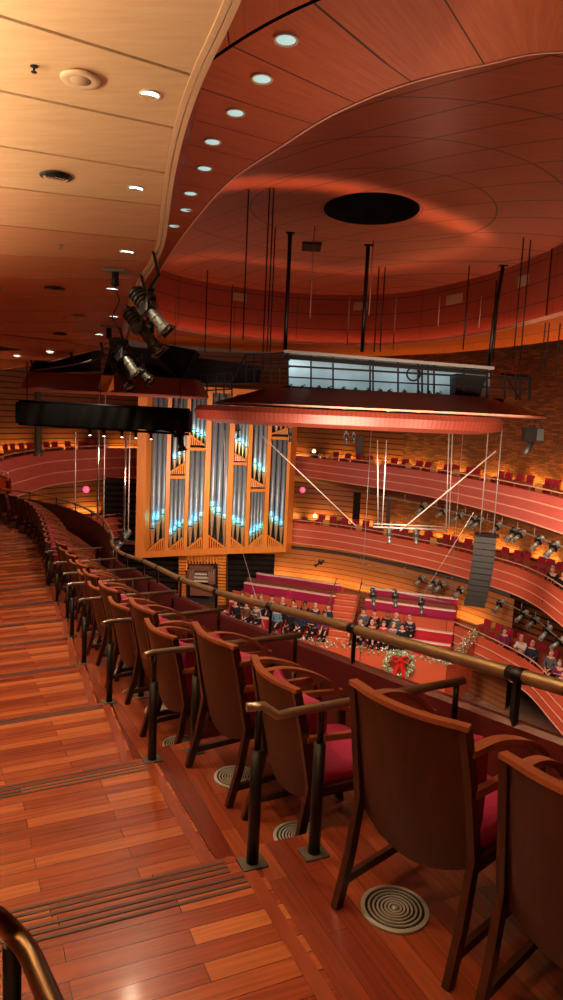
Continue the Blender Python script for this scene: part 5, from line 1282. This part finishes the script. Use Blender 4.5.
for pi_, (lean, ak, tn) in enumerate(((.03, 0, 0), (.10, 1, .6), (.02, 2, -.5))):
    V_, E_, R_, mk = pose(lean, ak, tn)
    body = skin_mesh('person_body_%d' % pi_, V_, E_, R_, 0, 1)
    # indices: 0 pel 1 sp 2 ch 3 nk 4 jaw 5 hd 6 tp 7 nose ; per side block of 19 from 8: ear, sh, el, wr, palm, fingers x8, thumb x2, hip, knee, ankle, toe
    blk = [8, 8+(len(V_)-8)//2]; n_b = (len(V_)-8)//2
    ja = [0, 1, 2]; tr_ = [0]; sho = []
    for b in blk: ja += [b+1, b+2, b+3]; tr_ += [b+n_b-4, b+n_b-3, b+n_b-2]; sho += [(b+n_b-2, b+n_b-1)]
    jv = subset(V_, E_, R_, ja, .014); jv[2][0] = .15
    jacket = skin_mesh('person_jacket_%d' % pi_, *jv, 0, 1)
    trous = skin_mesh('person_trousers_%d' % pi_, *subset(V_, E_, R_, tr_, .012), 0, 1)
    h = V_[5]; POSES.append((body, jacket, trous, h, [V_[a] for a, b in sho]+[V_[b] for a, b in sho]))
def slotcopy(me, m):
    k = me.name+m.name
    if k not in bpy.data.meshes:
        c = me.copy(); c.name = k; c.materials.clear(); c.materials.append(m)
    return bpy.data.meshes[k]
def part(name, me, par):
    o = bpy.data.objects.new(name, me); COL.objects.link(o); o.parent = par; return o
CLO = {n: simple('cloth_'+n, c, .8, spec=.2) for n, c in dict(black=(.012, .012, .016), navy=(.02, .03, .07), red=(.42, .02, .02), blue=(.10, .22, .32), plum=(.16, .02, .08), grey=(.10, .11, .12), white=(.72, .70, .66), brown=(.12, .06, .03)).items()}
HAIR = {n: simple('hair_'+n, c, .7, bump=.3, scale=40) for n, c in dict(dark=(.02, .013, .01), brown=(.10, .05, .025), blond=(.40, .26, .12), white=(.70, .68, .64)).items()}
m_eye = simple('eye_dark', (.02, .015, .012), .3); m_scarf = simple('red_scarf', (.50, .02, .03), .7)
hairmesh = {}
def person(loc, rz, pose_i, top, hair, lab, grp, skin=None, bottom='black', scarf=False, long_hair=False):
    body, jacket, trous, h, feet = POSES[pose_i]; t = thing('person', lab, 'person', loc, rz, grp)
    t.scale = (PSC,)*3
    part('body', slotcopy(body, skin or m_skinA), t); part('jacket', slotcopy(jacket, CLO[top]), t); part('trousers', slotcopy(trous, CLO[bottom]), t)
    key = (pose_i, hair, long_hair)
    if key not in hairmesh:
        mb = MB(); rows = []
        for i in range(9):
            r = []
            for j in range(17):
                a = 2*pi*j/16; front = max(0, sin(a)); lim = (1.35-.62*front) if not long_hair else (2.3-1.55*front); ph = lim*i/8+.02
                rr = .102 if ph < 1.5 else .102+.012*(ph-1.5)
                r.append((h[0]+rr*.92*sin(ph)*cos(a), h[1]-.006+rr*1.06*sin(ph)*sin(a) if ph < 1.57 else h[1]-.006+rr*1.06*sin(a)*.98, h[2]+.02+(.112*cos(ph) if ph < 1.57 else -.11*(ph-1.57))))
            rows.append(r)
        mb.grid(rows); o = mb.build('hair', HAIR[hair], t); hairmesh[key] = o.data
        mb = MB()
        for s in (-1, 1): mb.lathe([(0, -.010), (.009, -.004), (.010, .002), (0, .010)], 6, Matrix.Translation((h[0]+s*.032, h[1]+.085, h[2]+.0)))
        o = mb.build('eyes', m_eye, t); hairmesh[('e',)+key] = o.data
    else: part('hair', hairmesh[key], t); part('eyes', hairmesh[('e',)+key], t)
    if 'shoe%d' % pose_i not in hairmesh:
        mb = MB()
        for k in range(2): a, b = Vector(feet[k]), Vector(feet[k+2]); mb.tube([Vector((a.x, a.y-.06, .045)), Vector((a.x, a.y+.02, .05)), Vector((b.x, b.y-.02, .045)), Vector((b.x, b.y+.05, .035))], [.03, .05, .046, .03], 8)
        hairmesh['shoe%d' % pose_i] = mb.build('shoes', CLO['black'], t).data
    else: part('shoes', hairmesh['shoe%d' % pose_i], t)
    if scarf:
        k = 'scarf%d' % pose_i
        if k not in hairmesh:
            mb = MB(); 
            for s in (-1, 1): mb.tube(cr([(s*.02, h[1]-.10, 1.06), (s*.085, h[1]-.04, 1.04), (s*.055, h[1]+.10, .94), (s*.05, h[1]+.135, .70)], 4), [.03]*13, 6)
            hairmesh[k] = mb.build('scarf', m_scarf, t).data
        else: part('scarf', hairmesh[k], t)
    return t
# choir: picture column, row of seats
def choir(off, zf, L_, rowname):
    NN = normals(G); pts = [(p+n*off+Vector((0, 0, zf)), n) for p, n in zip(G, NN)]
    for i, (x, top, hair, ps, sk, sc) in enumerate(L_):
        best = None
        for a in range(len(pts)-1):
            xa, xb = proj(pts[a][0]+Vector((0, 0, 1.4)))[0], proj(pts[a+1][0]+Vector((0, 0, 1.4)))[0]
            if (xa-x)*(xb-x) <= 0: f = (x-xa)/(xb-xa); best = pts[a][0].lerp(pts[a+1][0], f); n = pts[a][1]; break
        side = 'left' if x < 345 else 'right'; same = [q for q in L_ if (q[0] < 345) == (x < 345)]; j = [q[0] for q in same].index(x)
        person(best, atan2(n.y, n.x)-pi/2, ps, top, hair, 'singer in %s%s, %s from left, %s row, %s choir block' % (top, ' and red scarf' if sc else '', ordn[j], rowname, side),
               'choir singers in the %s row' % rowname, m_skinB if sk else m_skinA, scarf=bool(sc), long_hair=(i*7+ps) % 3 == 0)
CR_B = [(243, 'black', 'brown', 0, 0, 0), (253, 'black', 'dark', 1, 0, 1), (261.5, 'grey', 'blond', 0, 0, 0), (272, 'blue', 'dark', 2, 0, 0), (283, 'navy', 'white', 0, 0, 0), (295, 'plum', 'dark', 1, 0, 1), (305.5, 'black', 'dark', 0, 1, 1), (316.5, 'navy', 'white', 1, 0, 0), (328, 'navy', 'brown', 2, 0, 0),
        (364, 'grey', 'brown', 0, 0, 0), (375.5, 'black', 'dark', 1, 0, 1), (387.5, 'black', 'brown', 2, 1, 0), (396.5, 'grey', 'white', 0, 0, 0), (410.5, 'navy', 'white', 1, 0, 0)]
CR_F = [(236, 'black', 'dark', 0, 0, 0), (247, 'brown', 'dark', 0, 0, 0), (257.5, 'grey', 'white', 1, 0, 0), (277, 'blue', 'brown', 2, 0, 0), (290, 'black', 'dark', 0, 1, 0), (301, 'navy', 'brown', 0, 0, 0), (313, 'navy', 'dark', 1, 0, 0), (324.5, 'plum', 'blond', 2, 0, 0),
        (361, 'navy', 'brown', 0, 0, 0), (373, 'black', 'white', 1, 0, 1), (384, 'red', 'blond', 0, 0, 0), (393.5, 'blue', 'white', 2, 0, 1), (402.5, 'black', 'dark', 0, 0, 0)]
choir(-2.75, -.30, CR_B, 'back'); choir(-1.55, -.46, CR_F, 'front')
for i, (x, y, z, top, hair, ps, lab) in enumerate(((503, 630, -8.05, 'plum', 'brown', 0, 'person in a plum jacket seated at the left end of the lowest tier'), (520.5, 637, -8.05, 'white', 'white', 1, 'person in a white sweater seated on the lowest tier'),
        (530, 643, -8.05, 'navy', 'white', 2, 'person in navy seated right of the white sweater on the lowest tier'), (549.5, 652, -8.05, 'grey', 'white', 0, 'person in grey at the right of the lowest tier'),
        (559, 662, -8.05, 'plum', 'blond', 1, 'person in plum with fair hair at the right edge, lowest tier'), (561, 673, -8.15, 'black', 'dark', 2, 'person in black nearest the right edge on the lowest tier'),
        (546.5, 569, -4.5, 'black', 'white', 1, 'white haired person in black leaning at the middle tier rail'), (556, 574, -4.5, 'black', 'dark', 0, 'person in black beside the white haired one, middle tier'))):
    p = atz(x, y, z)+(Vector((.5, .4, 0)) if z > -5 else Vector((.15, .1, 0))); person((p.x, p.y, z-1.27*PSC), atan2(-1, -.9)-pi/2+.0, ps, top, hair, lab, 'audience on the tiers at right')
